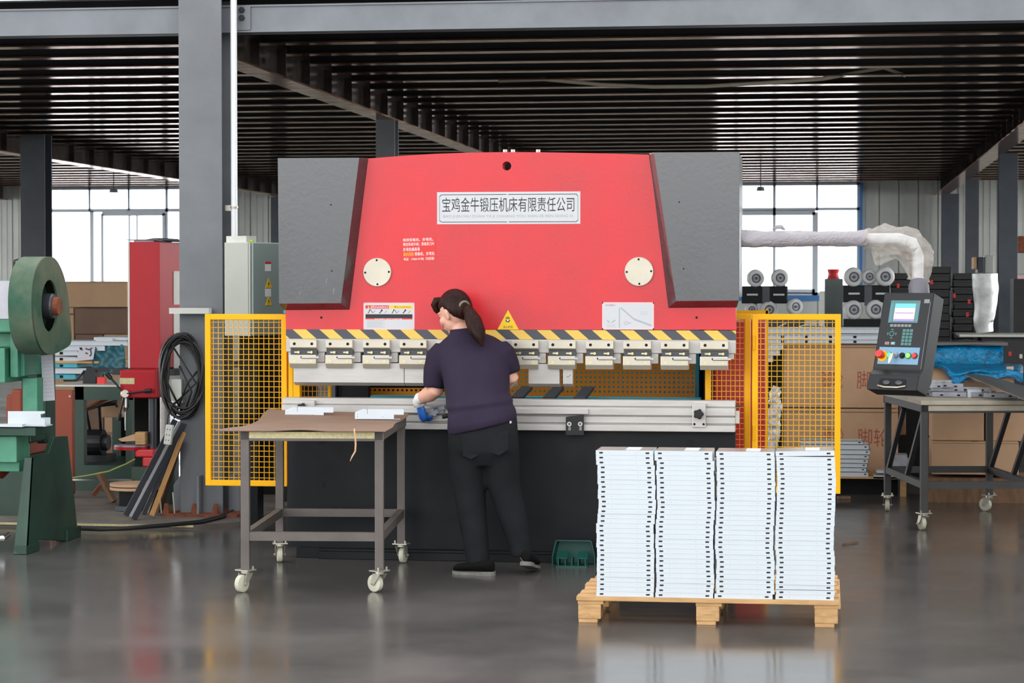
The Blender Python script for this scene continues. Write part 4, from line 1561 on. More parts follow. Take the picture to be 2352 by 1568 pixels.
mb.box(-.094, -.087, y2, -hd, .033, .047).box(-.045, -.038, y2, -hd, .033, .047).box(-.073, -.059, y2, -hd, .061, .067).box(-.073, -.059, y2, -hd, .013, .019)
B(mb, 'arrow_keys', 'key_teal', pe)
for xx, m in ((-.1, 'button_red'), (-.064, 'lamp_green')):
    k = B(MB(HX).box(xx, xx + .026, y2, -hd, -.022, -.006), 'key', 'key_grey', pe)
    B(MB(HX).box(xx + .008, xx + .018, y3, y2, -.018, -.010), 'key_symbol', m, k)
B(MB(HX).box(-.128, .118, y2, -hd, -.132, -.036), 'button_plate', 'panel_blue', pe)
zb = -.083
for xx, r, h, m, nm in ((-.108, .023, .04, 'button_red', 'emergency_stop'), (-.058, .0145, .012, 'lamp_green', 'lit_button'), (-.02, .0145, .012, 'part_grey', 'key_switch'), (.018, .0145, .014, 'void', 'selector_knob'), (.055, .0145, .012, 'lamp_lime', 'lit_button'), (.093, .0145, .012, 'button_red', 'red_button')):
    mb = MB(HX)
    mb.tube([(xx, y2, zb), (xx, y2 - h * .6, zb), (xx, y2 - h, zb)], [r * .85, r, r * .85], 20)
    k = B(mb, nm, m, pe, smooth=True, auto=40)
    if nm == 'emergency_stop':
        B(MB(HX).ring((xx + .006, y2, zb - .004), (0, -1, 0), .015, .031, .002, 20), 'yellow_collar', 'yellow', k)
    elif nm == 'key_switch':
        B(MB(HX).box(xx - .003, xx + .003, y2 - .04, y2 - h, zb - .006, zb + .004).tube([(xx - .004, y2 - .04, zb), (xx - .012, y2 - .042, zb - .03), (xx - .016, y2 - .042, zb - .055)], [.008, .011, .004], 8, squash=.3), 'key', 'nickel', k)
    else:
        B(MB(HX).ring((xx, y2, zb), (0, -1, 0), r * .9, r * 1.25, .003, 20), 'button_ring', 'strip_dark', k)
mb = MB(HX)
yh = -hd - .0345
mb.plate([(-.075, -.275), (.075, -.275), (.082, -.262), (.078, -.228), (.07, -.222), (-.07, -.222), (-.078, -.228), (-.082, -.262)], [], yh - .0015, yh)
hd_ = B(mb, 'grip_recess', 'void', pe)
B(MB(HX).tube([(-.085, yh - .004, -.262), (-.04, yh - .01, -.272), (.04, yh - .01, -.272), (.085, yh - .004, -.262)], .0045, 8), 'grip_rim', 'nickel', pe, smooth=True)
for s in (-.035, .04):
    B(MB(HX).ball((s, yh - .004, -.245), (.026, .006, .014), 12, 8), 'grip_pad', 'strip_dark', pe, smooth=True)

# ------------------------------------------------------------------ grey electrical cabinet left of the machine
REF[0] = 560
EC = thing('electrical_cabinet', 'light grey electrical cabinet with warning stickers between the column and the machine', 'cabinet', (0, 0, 0))
ye = 13.75
zb_, zt_ = PZ(772, ye), PZ(556, ye)
EX = Matrix.Translation((PX(573, ye), ye, 0)) @ Matrix.Rotation(math.radians(-24), 4, 'Z')
w, d = .2, .5
mb = MB(EX).box(-w, 0, 0, d, zb_, zt_)
B(mb, 'body', 'cab', EC, bevel=.004)
B(MB(EX).box(-.012, .006, .0, .006, zb_, zt_), 'door_seam', 'cab', EC)
dr = B(MB(EX).box(.001, .02, .012, d, zb_ + .004, zt_ - .004), 'door', 'cab_door', EC, bevel=.003)
DX = EX @ Matrix.Translation((.0205, 0, 0)) @ Matrix.Rotation(PI / 2, 4, 'Z')     # door face seen as an X-Z plane
B(MB(DX).tube([(.42, -.0, zb_ + .3), (.42, -.02, zb_ + .3)], .014, 12), 'lock', 'chrome', dr)
B(MB(DX).box(.13, .19, -.001, 0, zt_ - .18, zt_ - .12), 'caution_label', 'sign_white', dr)
B(MB(DX).box(.13, .19, -.0015, 0, zt_ - .135, zt_ - .12), 'label_band', 'sign_red', dr)
for zz in (zt_ - .285, zt_ - .395):
    tr = B(MB(DX).plate([(.13, zz), (.20, zz), (.165, zz + .065)], [], -.0015, 0), 'warning_triangle', 'sign_yellow', dr)
    B(MB(DX).plate([(.17, zz + .045), (.157, zz + .024), (.166, zz + .024), (.16, zz + .006), (.175, zz + .029), (.166, zz + .029)], [], -.0022, -.0015), 'lightning_bolt', 'ink', tr)
B(MB(DX).box(.13, .19, -.001, 0, zt_ - .34, zt_ - .29), 'caution_label', 'sign_white', dr)
B(MB(EX).box(-w, -.04, .02, .12, zt_, zt_ + .04), 'junction_box', 'white_metal', EC)
B(MB(EX).tube([(-.12, .06, zt_ - .02), (-.06, .05, zt_ + .012), (-.02, .06, zt_ + .006)], .008, 8), 'cable_gland', 'lime', EC)
B(MB(EX).box(-w + .04, -.02, .1, d - .05, zb_ - .55, zb_).box(-w + .04, -.02, .1, .16, .03, zb_ - .5), 'stand', 'bed_black', EC)

# ------------------------------------------------------------------ the woman at the press
wo = thing('person', 'woman in navy polo shirt and black jeans bending over the press, seen from behind', 'person', (P(1130, 1310, 12.15).x, 12.15, 0))


def ering(Lp, Rp, Y, ry, n=24, p=2.0):
    a, b = P(Lp[0], Lp[1], Y), P(Rp[0], Rp[1], Y)
    c, h = (a + b) / 2, (b - a) / 2
    out = []
    for i in range(n):
        t = 2 * PI * i / n
        ct, st = math.cos(t), math.sin(t)
        k = 2 / p
        out.append(c + h * (abs(ct) ** k * (1 if ct > 0 else -1)) + Vector((0, ry * abs(st) ** k * (1 if st > 0 else -1), 0)))
    return out


def shrink(r, k):
    c = sum(r, Vector()) / len(r)
    return [c + (p - c) * k for p in r]


def organic(mb, name, m, parent, vox, it=6, fac=.5, **k):
    return B(mb, name, m, parent, smooth=True, mods=[('REMESH', dict(mode='VOXEL', voxel_size=vox, use_smooth_shade=True)), ('SMOOTH', dict(iterations=it, factor=fac))], **k)


T = [ering((1031, 1001), (1186, 965), 12.17, .150, p=2.3), ering((1028, 985), (1187, 952), 12.175, .155, p=2.3), ering((1029, 962), (1184, 938), 12.19, .148, p=2.3), ering((1030, 946), (1177, 926), 12.2, .140), ering((1024, 936), (1179, 917), 12.205, .150), ering((1024, 915), (1171, 902), 12.24, .138), ering((1020, 888), (1171, 878), 12.28, .138),
     ering((1015, 858), (1171, 850), 12.32, .138), ering((1006, 832), (1168, 826), 12.36, .132), ering((1000, 810), (1164, 804), 12.39, .120), ering((1004, 794), (1158, 787), 12.41, .105), ering((1018, 780), (1136, 773), 12.44, .088), ering((1031, 769), (1108, 763), 12.455, .074), ering((1036, 762), (1094, 757), 12.46, .068)]
hip = [ering((1030, 965), (1187, 955), 12.17, .125, p=2.3), ering((1030, 1000), (1190, 1000), 12.17, .14, p=2.3), ering((1032, 1035), (1192, 1035), 12.165, .135, p=2.3), ering((1050, 1068), (1178, 1068), 12.17, .10)]
legL = [ering((1030, 1015), (1113, 1015), 12.165, .115), ering((1034, 1070), (1115, 1070), 12.17, .105), ering((1041, 1130), (1115, 1130), 12.18, .09), ering((1052, 1190), (1118, 1190), 12.165, .078), ering((1062, 1240), (1122, 1240), 12.135, .072), ering((1069, 1275), (1124, 1275), 12.115, .07), ering((1073, 1296), (1126, 1296), 12.11, .07)]
legR = [ering((1106, 1015), (1191, 1015), 12.165, .115), ering((1110, 1060), (1193, 1060), 12.175, .105), ering((1117, 1110), (1194, 1110), 12.185, .092), ering((1138, 1170), (1207, 1170), 12.19, .078), ering((1156, 1220), (1217, 1220), 12.185, .073), ering((1168, 1255), (1222, 1255), 12.18, .07), ering((1174, 1277), (1224, 1277), 12.175, .07)]

# arm joints
sL, eL, wL = P(1008, 812, 12.39), P(1000, 898, 12.38), P(963, 916, 12.51)
sR, eR, wR = P(1158, 808, 12.39), P(1174, 868, 12.40), P(1146, 888, 12.53)
HC = P(1044, 716, 12.47)
HM = Matrix.Translation(HC) @ Matrix.Rotation(math.radians(56), 4, 'Z') @ Matrix.Rotation(math.radians(-24), 4, 'X')


def hand(X, side):
    """Right-shaped hand for side=1: wrist at the origin, fingers along +Y, thumb towards side * X, curling to -Z."""
    mb = MB(X)
    mb.tube([(0, -.02, 0), (0, .012, 0), (0, .045, -.001), (0, .085, -.003)], [.026, .031, .040, .040], 14, squash=.42, round_end=True)
    for fx_, ln, bend in ((.029, .066, .5), (.010, .076, .55), (-.010, .071, .6), (-.028, .056, .7)):
        p = Vector((fx_ * side, .082 - abs(fx_) * .25, -.003))
        pts, a = [p.copy()], .15
        for k, s in enumerate((.46, .31, .23)):
            a += bend * (.6 if k == 0 else 1)
            p = p + Vector((fx_ * side * .08, math.cos(a), -math.sin(a))) * ln * s
            pts.append(p.copy())
        mb.tube(pts, [.0095, .0088, .0080, .0066], 10, round_end=True)
    mb.tube([(.024 * side, .018, -.006), (.042 * side, .042, -.014), (.050 * side, .066, -.024), (.048 * side, .088, -.034)], [.0135, .0115, .0100, .0075], 10, round_end=True)
    return mb


def frame(o, ydir, zhint):
    y = Vector(ydir).normalized()
    x = y.cross(Vector(zhint)).normalized()
    z = x.cross(y)
    m = Matrix.Identity(4)
    for i in range(3):
        m[i][0], m[i][1], m[i][2], m[i][3] = x[i], y[i], z[i], o[i]
    return m


HL = frame(wL + Vector((-.002, .012, -.012)), (.16, .12, -.97), (-.75, -.6, -.1))
HR = frame(wR + Vector((0, .01, 0)), (-.75, .25, -.55), (.2, .5, .8))

mb = MB()
mb.loft([shrink(r, .86) for r in T])
mb.loft([shrink(r, .86) for r in hip])
for L in (legL, legR):
    mb.loft([shrink(r, .74 - .05 * i) for i, r in enumerate(L)])
fa = P(1100, 1300, 12.1)
fb = P(1206, 1276, 12.18)
mb.tube([P(1100, 1280, 12.11), fa, P(1088, 1309, 12.1)], [.036, .036, .03], 12, round_end=True)
mb.tube([P(1203, 1258, 12.18), fb, P(1208, 1286, 12.19)], [.034, .032, .024], 12, round_end=True)
sL2, sR2 = P(1022, 822, 12.39), P(1146, 826, 12.39)
for s, e, w in ((sL2, eL, wL), (sR2, eR, wR)):
    mb.tube([s, s.lerp(e, .5), e, e.lerp(w, .35), e.lerp(w, .8), w], [.045, .044, .043, .046, .035, .029], 16, round_end=True)
mb.tube([P(1066, 778, 12.45), P(1060, 760, 12.46), P(1052, 738, 12.49)], [.066, .056, .055], 16, round_end=True)
mb.xf = HM
mb.ball((0, -.008, .012), (.073, .092, .096), 24, 16)
mb.ball((0, .030, -.045), (.057, .062, .062), 20, 12)
mb.ball((0, .060, -.088), (.026, .024, .022), 14, 10)
mb.tube([(0, .088, .022), (0, .100, -.004), (0, .110, -.026)], [.009, .011, .015], 10, round_end=True)
mb.ball((0, .092, -.060), (.024, .010, .006), 12, 8)
mb.ball((0, .090, -.070), (.021, .010, .006), 12, 8)
for s in (-1, 1):
    mb.ball((s * .031, .080, .004), (.014, .010, .009), 12, 8)
    mb.tube([(s * .012, .088, .022), (s * .034, .086, .026), (s * .052, .074, .020)], .007, 8, round_end=True)
    mb.ball((s * .046, .056, -.030), (.024, .026, .024), 12, 8)
    mb.ball((s * .076, -.006, -.018), (.010, .022, .034), 14, 10, Matrix.Rotation(s * .35, 3, 'Z'))
    mb.ball((s * .082, -.012, -.008), (.010, .017, .022), 12, 8, Matrix.Rotation(s * .5, 3, 'Z'))
organic(mb, 'body', 'skin', wo, .0062, 3)
mb = MB(HM)
for s in (-1, 1):
    mb.ball((s * .031, .0865, .005), (.010, .005, .005), 12, 8)
B(mb, 'eye', 'ink', wo, smooth=True)

# shirt
mb = MB()
mb.loft(T)
mb.tube([P(1020, 800, 12.40), P(1006, 818, 12.39), P(1000, 850, 12.385), P(998, 878, 12.385), P(998, 889, 12.385)], [.056, .066, .067, .064, .061], 20, squash=1.0)
mb.tube([P(1145, 797, 12.40), P(1158, 812, 12.39), P(1169, 838, 12.40), P(1175, 857, 12.405)], [.058, .064, .060, .053], 20)
organic(mb, 'polo_shirt', 'shirt', wo, .009, 5)
mb = MB()
n = 24
r0 = ering((1033, 769), (1102, 763), 12.455, .075)
r1 = ering((1034, 757), (1093, 751), 12.465, .066)
r2 = shrink(r1, .93)
r3 = shrink(r0, .9)
mb.loft([r0, r1, r2, r3], cap=False)
B(mb, 'collar', 'shirt', wo, smooth=True)
mb = MB()
r0 = ering((973, 884), (1023, 893), 12.385, .060)
r1 = ering((975, 876), (1024, 884), 12.385, .062)
mb.loft([r1, r0, shrink(r0, .92), shrink(r1, .92)], cap=False)
B(mb, 'sleeve_cuff', 'shirt', wo, smooth=True)

# trousers
mb = MB()
mb.loft(hip)
mb.loft(legL)
mb.loft(legR)
organic(mb, 'jeans', 'jeans', wo, .010, 5)
mb = MB()
for Lp, Rp in (((1062, 1004), (1104, 1000)), ((1125, 996), (1168, 990))):
    a, b = P(Lp[0], Lp[1], 12.0365), P(Rp[0], Rp[1], 12.0365)
    mb2 = MB()
    v = [a, b, b + Vector((0, 0, -.10)), (a + b) / 2 + Vector((0, -.004, -.125)), a + Vector((0, 0, -.10))]
    mb2.add(v + [p + Vector((0, .02, 0)) for p in v], [(0, 1, 2, 3, 4), (9, 8, 7, 6, 5)] + [(i, (i + 1) % 5, 5 + (i + 1) % 5, 5 + i) for i in range(5)])
    B(mb2, 'back_pocket', 'jeans', wo, bevel=.003)
p = P(1173, 969, 12.03)
B(MB().box(p.x - .004, p.x + .004, 12.02, 12.05, p.z - .006, p.z + .006), 'belt_rivet', 'chrome', wo)


# shoes
def shoe(o, ang, pitch):
    X = Matrix.Translation(o) @ Matrix.Rotation(ang, 4, 'Z') @ Matrix.Rotation(pitch, 4, 'X')

    def sec(y, w, h, z0=.018):
        out = []
        for i in range(16):
            t = 2 * PI * i / 16
            out.append(Vector((w * math.cos(t), y, z0 + max(-.004, h * (.5 + .5 * math.sin(t)) ** .8) if math.sin(t) > -.99 else z0 - .002)))
        return out
    mb = MB(X).loft([sec(-.115, .012, .05), sec(-.108, .026, .064), sec(-.085, .035, .066), sec(-.04, .036, .058), sec(.02, .039, .048), sec(.07, .042, .042), (sec(.105, .034, .034)), sec(.123, .014, .022)])
    s = B(mb, 'shoe', 'shoe', wo, smooth=True)
    out = [(-.03, -.11), (-.036, -.07), (-.033, -.02), (-.041, .05), (-.036, .1), (-.016, .126), (.016, .126), (.036, .1), (.041, .05), (.033, -.02), (.036, -.07), (.03, -.11), (.012, -.12), (-.012, -.12)]
    k = len(out)
    mb = MB(X).add([(a, b, 0) for a, b in out] + [(a, b, .022 if b < -.03 else .016) for a, b in out], [tuple(reversed(range(k))), tuple(range(k, 2 * k))] + [(i, (i + 1) % k, k + (i + 1) % k, k + i) for i in range(k)])
    B(mb, 'sole', 'sole', s)


g = G(1090, 1319)
shoe(Vector((g.x, g.y + .0, .0)), math.radians(74), 0)
g = G(1211, 1307, .035)
shoe(Vector((g.x, g.y + .112, .031)), math.radians(-6), math.radians(-12))

# hair
mb = MB(HM)
vs, fs = [], []
nu, nv = 40, 28
tmp = MB().ball((0, 0, 0), (1, 1, 1), nu, nv)
for p in tmp.v:
    q_ = Vector((p.x * .087, p.y * .106 - .014, p.z * .112 + .014))
    r = 1.0
    line_ = .052 if q_.y > .02 else (.052 - (.02 - q_.y) * 1.5 if q_.y > -.04 else -.044 - (-.04 - q_.y) * 1.4)
    if q_.z < line_ - .006:
        r = .72
    if r == 1.0:
        q_ *= 1 + .010 * noise.noise(Vector((math.atan2(q_.x, q_.y) * 6, q_.z * 10, 3)))
    vs.append(Vector((q_.x * r, q_.y * r, q_.z * r)))
mb.add(vs, tmp.f)
hair = B(mb, 'hair', 'hair', wo, smooth=True, mods=[('SUBSURF', dict(levels=1, render_levels=1))])
mb = MB()
mb.tube([P(1012, 690, 12.52), P(1003, 692, 12.52), P(998, 700, 12.52), P(1003, 712, 12.525), P(1012, 722, 12.53)], [.02, .026, .022, .018, .01], 12, round_end=True)
B(mb, 'fringe', 'hair', hair, smooth=True)
mb = MB()
mb.tube([P(1060, 702, 12.44), P(1067, 704, 12.415), P(1076, 714, 12.38), P(1088, 738, 12.33), P(1097, 762, 12.285), P(1104, 780, 12.265), P(1107, 792, 12.262)], [.018, .020, .033, .047, .045, .028, .008], 18, round_end=True)
B(mb, 'ponytail', 'hair', hair, smooth=True)
t = P(1066, 704, 12.40)
d = (P(1070, 706, 12.40) - P(1060, 701, 12.44)).normalized()
n = 20
qd = d.to_track_quat('Z', 'Y').to_matrix()
ringp = [t + qd @ Vector((.029 * math.cos(2 * PI * i / n), .029 * math.sin(2 * PI * i / n), 0)) for i in range(n + 1)]
B(MB().tube(ringp, .007, 8, cap=False), 'hair_tie', 'tie', hair, smooth=True)

# gloves
for X, s, w, e in ((HL, 1, wL, eL), (HR, -1, wR, eR)):
    g_ = organic(hand(X, s), 'glove', 'glove_blue', wo, .0034, 2)
    dr = (w - e).normalized()
    o = X.translation
    c = MB().tube([e.lerp(w, .72), w - dr * .01, w + (o - w) * .8, X @ Vector((0, .03, 0))], [.036, .036, .037, .036], 18, squash=.95)
    B(c, 'cuff', 'glove_white', g_, smooth=True)

# the part being bent
wk = thing('workpiece', 'grey folded metal part on the die under the gloved hand', 'metal part', P(1005, 946, 12.56))
yk = 12.58
REF[0] = 1005
zk = PZ(930, yk)
mb = MB()
random.seed(11)
for i in range(9):
    px, py = 992 + i * 4.2, 950 - 2.2 * i + random.uniform(-3, 3)
    a = P(px, py, yk - .01 + random.uniform(-.01, .01))
    mb.cbox(a, (.05, .004, .022), Matrix.Rotation(random.uniform(-.5, .1), 3, 'Y') @ Matrix.Rotation(random.uniform(-.5, .5), 3, 'Z'))
mb.cbox(P(1005, 930, yk), (.11, .09, .004), Matrix.Rotation(-.1, 3, 'Y'))
B(mb, 'folded_flanges', 'part_grey', wk)
a = P(1016, 957, yk - .03)
B(MB().tube([a, a + Vector((.035, 0, .006))], [.012, .012], 10), 'end_cap', 'black', wk)


# ------------------------------------------------------------------ worn green press at the left edge
def onX(px, py, X):
    d = ray(px, py)
    t = X / d[0]
    return (t * d[1], CAMZ + t * d[2])


def xprism(mb, poly, x0, x1):
    return mb.add(*sprism(poly, x0, x1))


XF = -4.6
REF[0] = 60
gp_ = thing('punch_press', 'worn green punch press with a big guarded flywheel, cut by the picture edge', 'punch press', (-4.9, 13.0, 0))
leg = [onX(x, y, XF) for x, y in ((60, 1271), (88, 1262), (88, 1238), (148, 1242), (152, 1240), (180, 1233), (170, 1130), (156, 1001), (125, 1003), (112, 1040), (73, 1050))]
leg = [(a, max(0, b)) for a, b in leg]
for dx in (0, -.62):
    mb = MB()
    xprism(mb, leg, XF - .03 + dx, XF + dx)
    f0 = leg[0][0]
    f1 = leg[-1][0]
    mb.add([(XF + dx, f0, 0), (XF - .075 + dx, f0 - .01, 0), (XF - .045 + dx, f1, leg[-1][1]), (XF + dx, f1, leg[-1][1]), (XF + dx, f0 + .03, 0), (XF - .075 + dx, f0 + .02, 0), (XF - .045 + dx, f1 + .03, leg[-1][1]), (XF + dx, f1 + .03, leg[-1][1])],
           [(0, 1, 2, 3), (4, 7, 6, 5), (0, 4, 5, 1), (1, 5, 6, 2), (2, 6, 7, 3), (3, 7, 4, 0)])
    L_ = B(mb, 'leg', 'press_green', gp_, bevel=.004)
    B(MB().box(XF - .07 + dx, XF + .005 + dx, f0 - .005, f0 + .22, 0, .05), 'foot', 'press_green', L_, bevel=.004)
    B(MB().box(XF - .06 + dx, XF + .012 + dx, leg[5][0] - .24, leg[5][0] + .02, 0, .07), 'foot', 'press_green', L_, bevel=.004)
zt = lambda py, Y=12.75: PZ(py, Y)
mb = MB().box(-5.3, PX(80, 12.7), 12.7, 12.92, zt(1000), zt(980.5))
B(mb, 'bolster', 'press_green', gp_, bevel=.004)
mb = MB().box(-5.3, PX(36, 12.75), 12.75, 12.98, zt(1062), zt(1002)).box(-5.2, PX(42, 12.8), 12.8, 12.98, zt(1085), zt(1060))
B(mb, 'bed', 'press_light', gp_, bevel=.004)
mb = MB().box(PX(82, 13.2), PX(104, 13.2), 13.2, 13.38, .60, PZ(800, 13.3)).box(-5.2, PX(70, 12.95), 12.95, 13.3, .62, .70)
B(mb, 'throat_column', 'press_green', gp_, bevel=.01)
mb = MB().box(PX(50, 12.95), PX(84, 12.95), 12.95, 13.06, zt(960, 12.95), zt(868, 12.95))
B(mb, 'guide_block', 'press_light', gp_, bevel=.005)
mb = MB().box(PX(22, 12.85), PX(40, 12.85), 12.85, 13.3, zt(868), zt(764)).box(PX(41, 12.9), PX(55, 12.9), 12.9, 13.3, zt(866), zt(785)).box(-5.3, PX(10, 12.8), 12.8, 13.2, zt(880), zt(800))
B(mb, 'ram_guide', 'press_light', gp_, bevel=.004)
mb = MB().box(-5.3, PX(31, 12.75), 12.78, 13.3, zt(764), zt(644)).box(-5.2, PX(28, 12.75), 12.9, 13.3, zt(800), zt(764))
B(mb, 'head_casting', 'press_light', gp_, bevel=.01)
mb = MB().box(-5.3, PX(29, 12.77), 12.772, 12.779, zt(732), zt(645))
B(mb, 'data_plate', 'paper', gp_)
# flywheel guard: a drum turned to the side with a tear shaped face
XD = -4.52
face = [onX(x, y, XD) for x, y in ((112, 588), (124, 591), (134, 602), (146, 628), (155, 665), (160, 715), (165, 770), (164, 786), (158, 796), (128, 812), (112, 815), (98, 806), (86, 782), (79, 748), (76, 700), (78, 655), (85, 620), (97, 596))]
for _ in range(2):
    face = [(a[0] * (1 - w) + b[0] * w, a[1] * (1 - w) + b[1] * w) for a, b in zip(face, face[1:] + face[:1]) for w in (.25, .75)]
hole = [onX(114 + 19 * math.cos(2 * PI * k / 20), 702 + 60 * math.sin(2 * PI * k / 20), XD) for k in range(20)]
TX = Matrix(((0, 1, 0, 0), (1, 0, 0, 0), (0, 0, 1, 0), (0, 0, 0, 1)))      # X-Z plate turned into the Y-Z plane
mb = MB(TX)
mb.plate(face, [hole], XD - .012, XD)
k = len(face)
mb.add([(p[0], XD, p[1]) for p in face] + [(p[0], XD - .15, p[1]) for p in face], [(i, (i + 1) % k, k + (i + 1) % k, k + i) for i in range(k)])
mb.plate(face, [], XD - .152, XD - .15)
fw = B(mb, 'flywheel_guard', 'dust', gp_, smooth=True, auto=40)
hy, hz_ = onX(118, 703, XD)
B(MB().tube([(XD - .14, hy, hz_), (XD - .07, hy, hz_)], .14, 24), 'flywheel', 'bench_green', gp_)
B(MB().tube([(XD - .07, hy, hz_), (XD + .01, hy, hz_), (XD + .02, hy, hz_)], [.075, .075, .068], 24), 'hub', 'strip_dark', gp_)
B(MB().tube([(XD + .02, hy, hz_), (XD + .05, hy, hz_)], [.055, .052], 24), 'hub_cap', 'rust', gp_)
B(MB().bar(P(33, 600, 12.9), P(33, 640, 12.9), .01, .01).bar(P(33, 598, 12.9), P(55, 592, 13.0), .008, .008), 'lubricator_arm', 'black', gp_)
B(MB().tube([P(20, 1226, 12.9), P(5, 1236, 12.7), P(-20, 1238, 12.7)], [.014, .018, .018], 10), 'treadle', 'chrome', gp_)
B(MB().tube([P(-20, 1070, 13.0), P(6, 1070, 13.0), P(20, 1070, 13.0)], [.075, .075, .04], 20), 'drive_motor', 'orange', gp_)
pa = thing('paper_sheet', 'long white paper sheet hanging on the green press below its flywheel', 'paper', P(110, 918, 13.18))
mb = MB()
a, b, c, d = P(94, 816, 13.18), P(121, 814, 13.18), P(126, 919, 13.17), P(99, 921, 13.17)
mb.add([a, b, c, d, a + Vector((0, .002, 0)), b + Vector((0, .002, 0)), c + Vector((0, .002, 0)), d + Vector((0, .002, 0))], [(0, 1, 2, 3), (7, 6, 5, 4), (0, 4, 5, 1), (1, 5, 6, 2), (2, 6, 7, 3), (3, 7, 4, 0)])
B(mb, 'sheet', 'paper', pa)
mb = MB()
for i in range(11):
    u = .1 + .08 * i
    p0, p1 = a.lerp(d, u), b.lerp(c, u)
    mb.bar(p0.lerp(p1, .12) + Vector((0, -.001, 0)), p0.lerp(p1, .88) + Vector((0, -.001, 0)), .0005, .0012)
B(mb, 'ruled_line', 'ink_grey', pa)
sb = thing('slotted_bracket', 'white slotted bracket lying on the bolster of the green press', 'metal part', P(60, 978, 12.72))
yb_ = 12.72
mb = MB().plate([tuple(P(x, y, yb_)[i] for i in (0, 2)) for x, y in ((18, 976), (103, 976), (103, 962), (94, 959), (93, 951), (103, 949), (103, 944), (18, 944))], [], yb_, yb_ + .003)
mb.box(PX(-60, yb_), PX(103, yb_), yb_, yb_ + .12, zt(978), zt(975.5))
mb.box(PX(-60, yb_), PX(56, yb_), yb_ - .05, yb_, zt(978.5), zt(972))
mb.box(PX(94, yb_ + .1), PX(114, yb_ + .1), yb_ + .1, yb_ + .103, zt(973, yb_ + .1), zt(958, yb_ + .1))
B(mb, 'web', 'channel', sb)


# ------------------------------------------------------------------ left background
def carton(name, label, pxa, pxb, py0, py1, Y, depth, group='brown cartons on the shop floor', m='card', rot=0, prints=()):
    x0, x1 = PX(pxa, Y), PX(pxb, Y)
    z0, z1 = PZ(py1, Y), PZ(py0, Y)
    t = thing(name, label, 'carton', ((x0 + x1) / 2, Y + depth / 2, z0), group)
    b = B(MB().box(x0, x1, Y, Y + depth, z0, z1), 'box', m, t, bevel=.006)
    mb = MB().box(x0 + .001, x1 - .001, Y - .0008, Y + .0, (z0 + z1) / 2 + (z1 - z0) * .44, (z0 + z1) / 2 + (z1 - z0) * .455)
    mb.box((x0 + x1) / 2 - .025, (x0 + x1) / 2 + .025, Y, Y + depth, z1, z1 + .0008)
    B(mb, 'tape', 'card_dark', t)
    for s, u0, u1, v0, v1 in prints:
        B(MB().text(s, x0 + (x1 - x0) * u0, x0 + (x1 - x0) * u1, z0 + (z1 - z0) * v0, z0 + (z1 - z0) * v1, Y - .0009), 'printing', 'card_print', t)
    return t


YC = 23.0
REF[0] = 210
carton('carton', 'brown carton on top of the pile under the tall window', 150, 292, 646, 705, YC, .8)
carton('carton', 'dark brown carton in the middle of the pile under the tall window', 171, 292, 706, 767, YC + .1, .8, m='card_dark')
carton('carton', 'brown carton at the bottom of the pile, behind the flywheel guard', 122, 169, 706, 1001, YC + .1, .7)
carton('carton', 'brown carton low in the pile, left of the wrapped profiles', 172, 236, 768, 1001, YC + .1, .7, m='card_dark')
carton('carton', 'brown carton low in the pile, beside the red box', 238, 296, 768, 1001, YC + .1, .7)

# wrapped profiles on the green bench
YS = 17.2
rows = ((783, 792, 118, 292, 'channel'), (794, 804, 118, 240, 'channel'), (806, 815, 118, 178, 'channel'), (820, 828, 118, 176, 'channel'), (829.5, 833, 118, 256, 'wood_pale'), (835, 843, 118, 176, 'teal'), (846, 857, 118, 258, 'channel'), (860, 869, 118, 172, 'teal'))
prof_lab = ('white profile on the top of the layered pile behind the green press', 'second white profile in the layered pile behind the green press', 'third white profile in the layered pile behind the green press', 'fourth white profile, just above the pale wood strip in the pile',
            'pale wood strip between the profiles behind the green press', 'teal profile under the pale wood strip', 'white profile under the upper teal one', 'teal profile at the bottom of the pile on the bench')
for i, (a, b, c, d, m) in enumerate(rows):
    x0, x1 = PX(c, YS), PX(d, YS)
    z0, z1 = PZ(b + 1.2, YS), PZ(a, YS)
    mb = MB()
    if m == 'wood_pale':
        o = B(mb.box(x0, x1, YS, YS + .5, z0, z1), 'wooden_strip', m)
    else:
        mb.box(x0, x1, YS, YS + .4, z0, z1 - .003)
        mb.box(x0, x1, YS - .006, YS + .4, z1 - .006, z1)
        o = B(mb, 'profile_bar', m)
        if x1 - x0 < .35:
            xx = PX(140, YS)
            B(MB().box(xx - .014, xx + .014, YS - .001, YS, (z0 + z1) / 2 - .011, (z0 + z1) / 2 + .011), 'notch', 'void', o)
    tag(o, prof_lab[i], 'profile', 'profiles piled on the green bench')
o = B(MB().box(PX(215, YS + .1), PX(290, YS + .1), YS + .1, YS + .5, PZ(782, YS), PZ(775, YS)).box(PX(225, YS + .1), PX(262, YS + .1), YS + .05, YS + .1, PZ(783, YS), PZ(777, YS)), 'profile_bar', 'channel')
tag(o, 'short white channel lying askew on the layered pile', 'profile', 'profiles piled on the green bench')
bl = MB()
vs, fs = [], []
for j in range(9):
    for i in range(11):
        u, v = i / 10, j / 8
        p = P(212 + 76 * u, 797 + 62 * v - 14 * u * (1 - v), YS + .02 - .05 * v)
        p.y += .06 * noise.noise(Vector((u * 5, v * 5, 9)))
        vs.append(p)
for j in range(8):
    for i in range(10):
        fs.append((j * 11 + i, j * 11 + i + 1, (j + 1) * 11 + i + 1, (j + 1) * 11 + i))
o = B(bl.add(vs, fs), 'plastic_wrap', 'teal_dark', smooth=True, mods=[('SOLIDIFY', dict(thickness=.01)), ('SUBSURF', dict(levels=1, render_levels=1))])
tag(o, 'dark blue plastic wrap hanging over the layered pile beside the red box', 'plastic wrap')
o = thing('paper_label', 'grey white paper with black scrawl stuck on the layered pile', 'paper', P(198, 829, YS - .02))
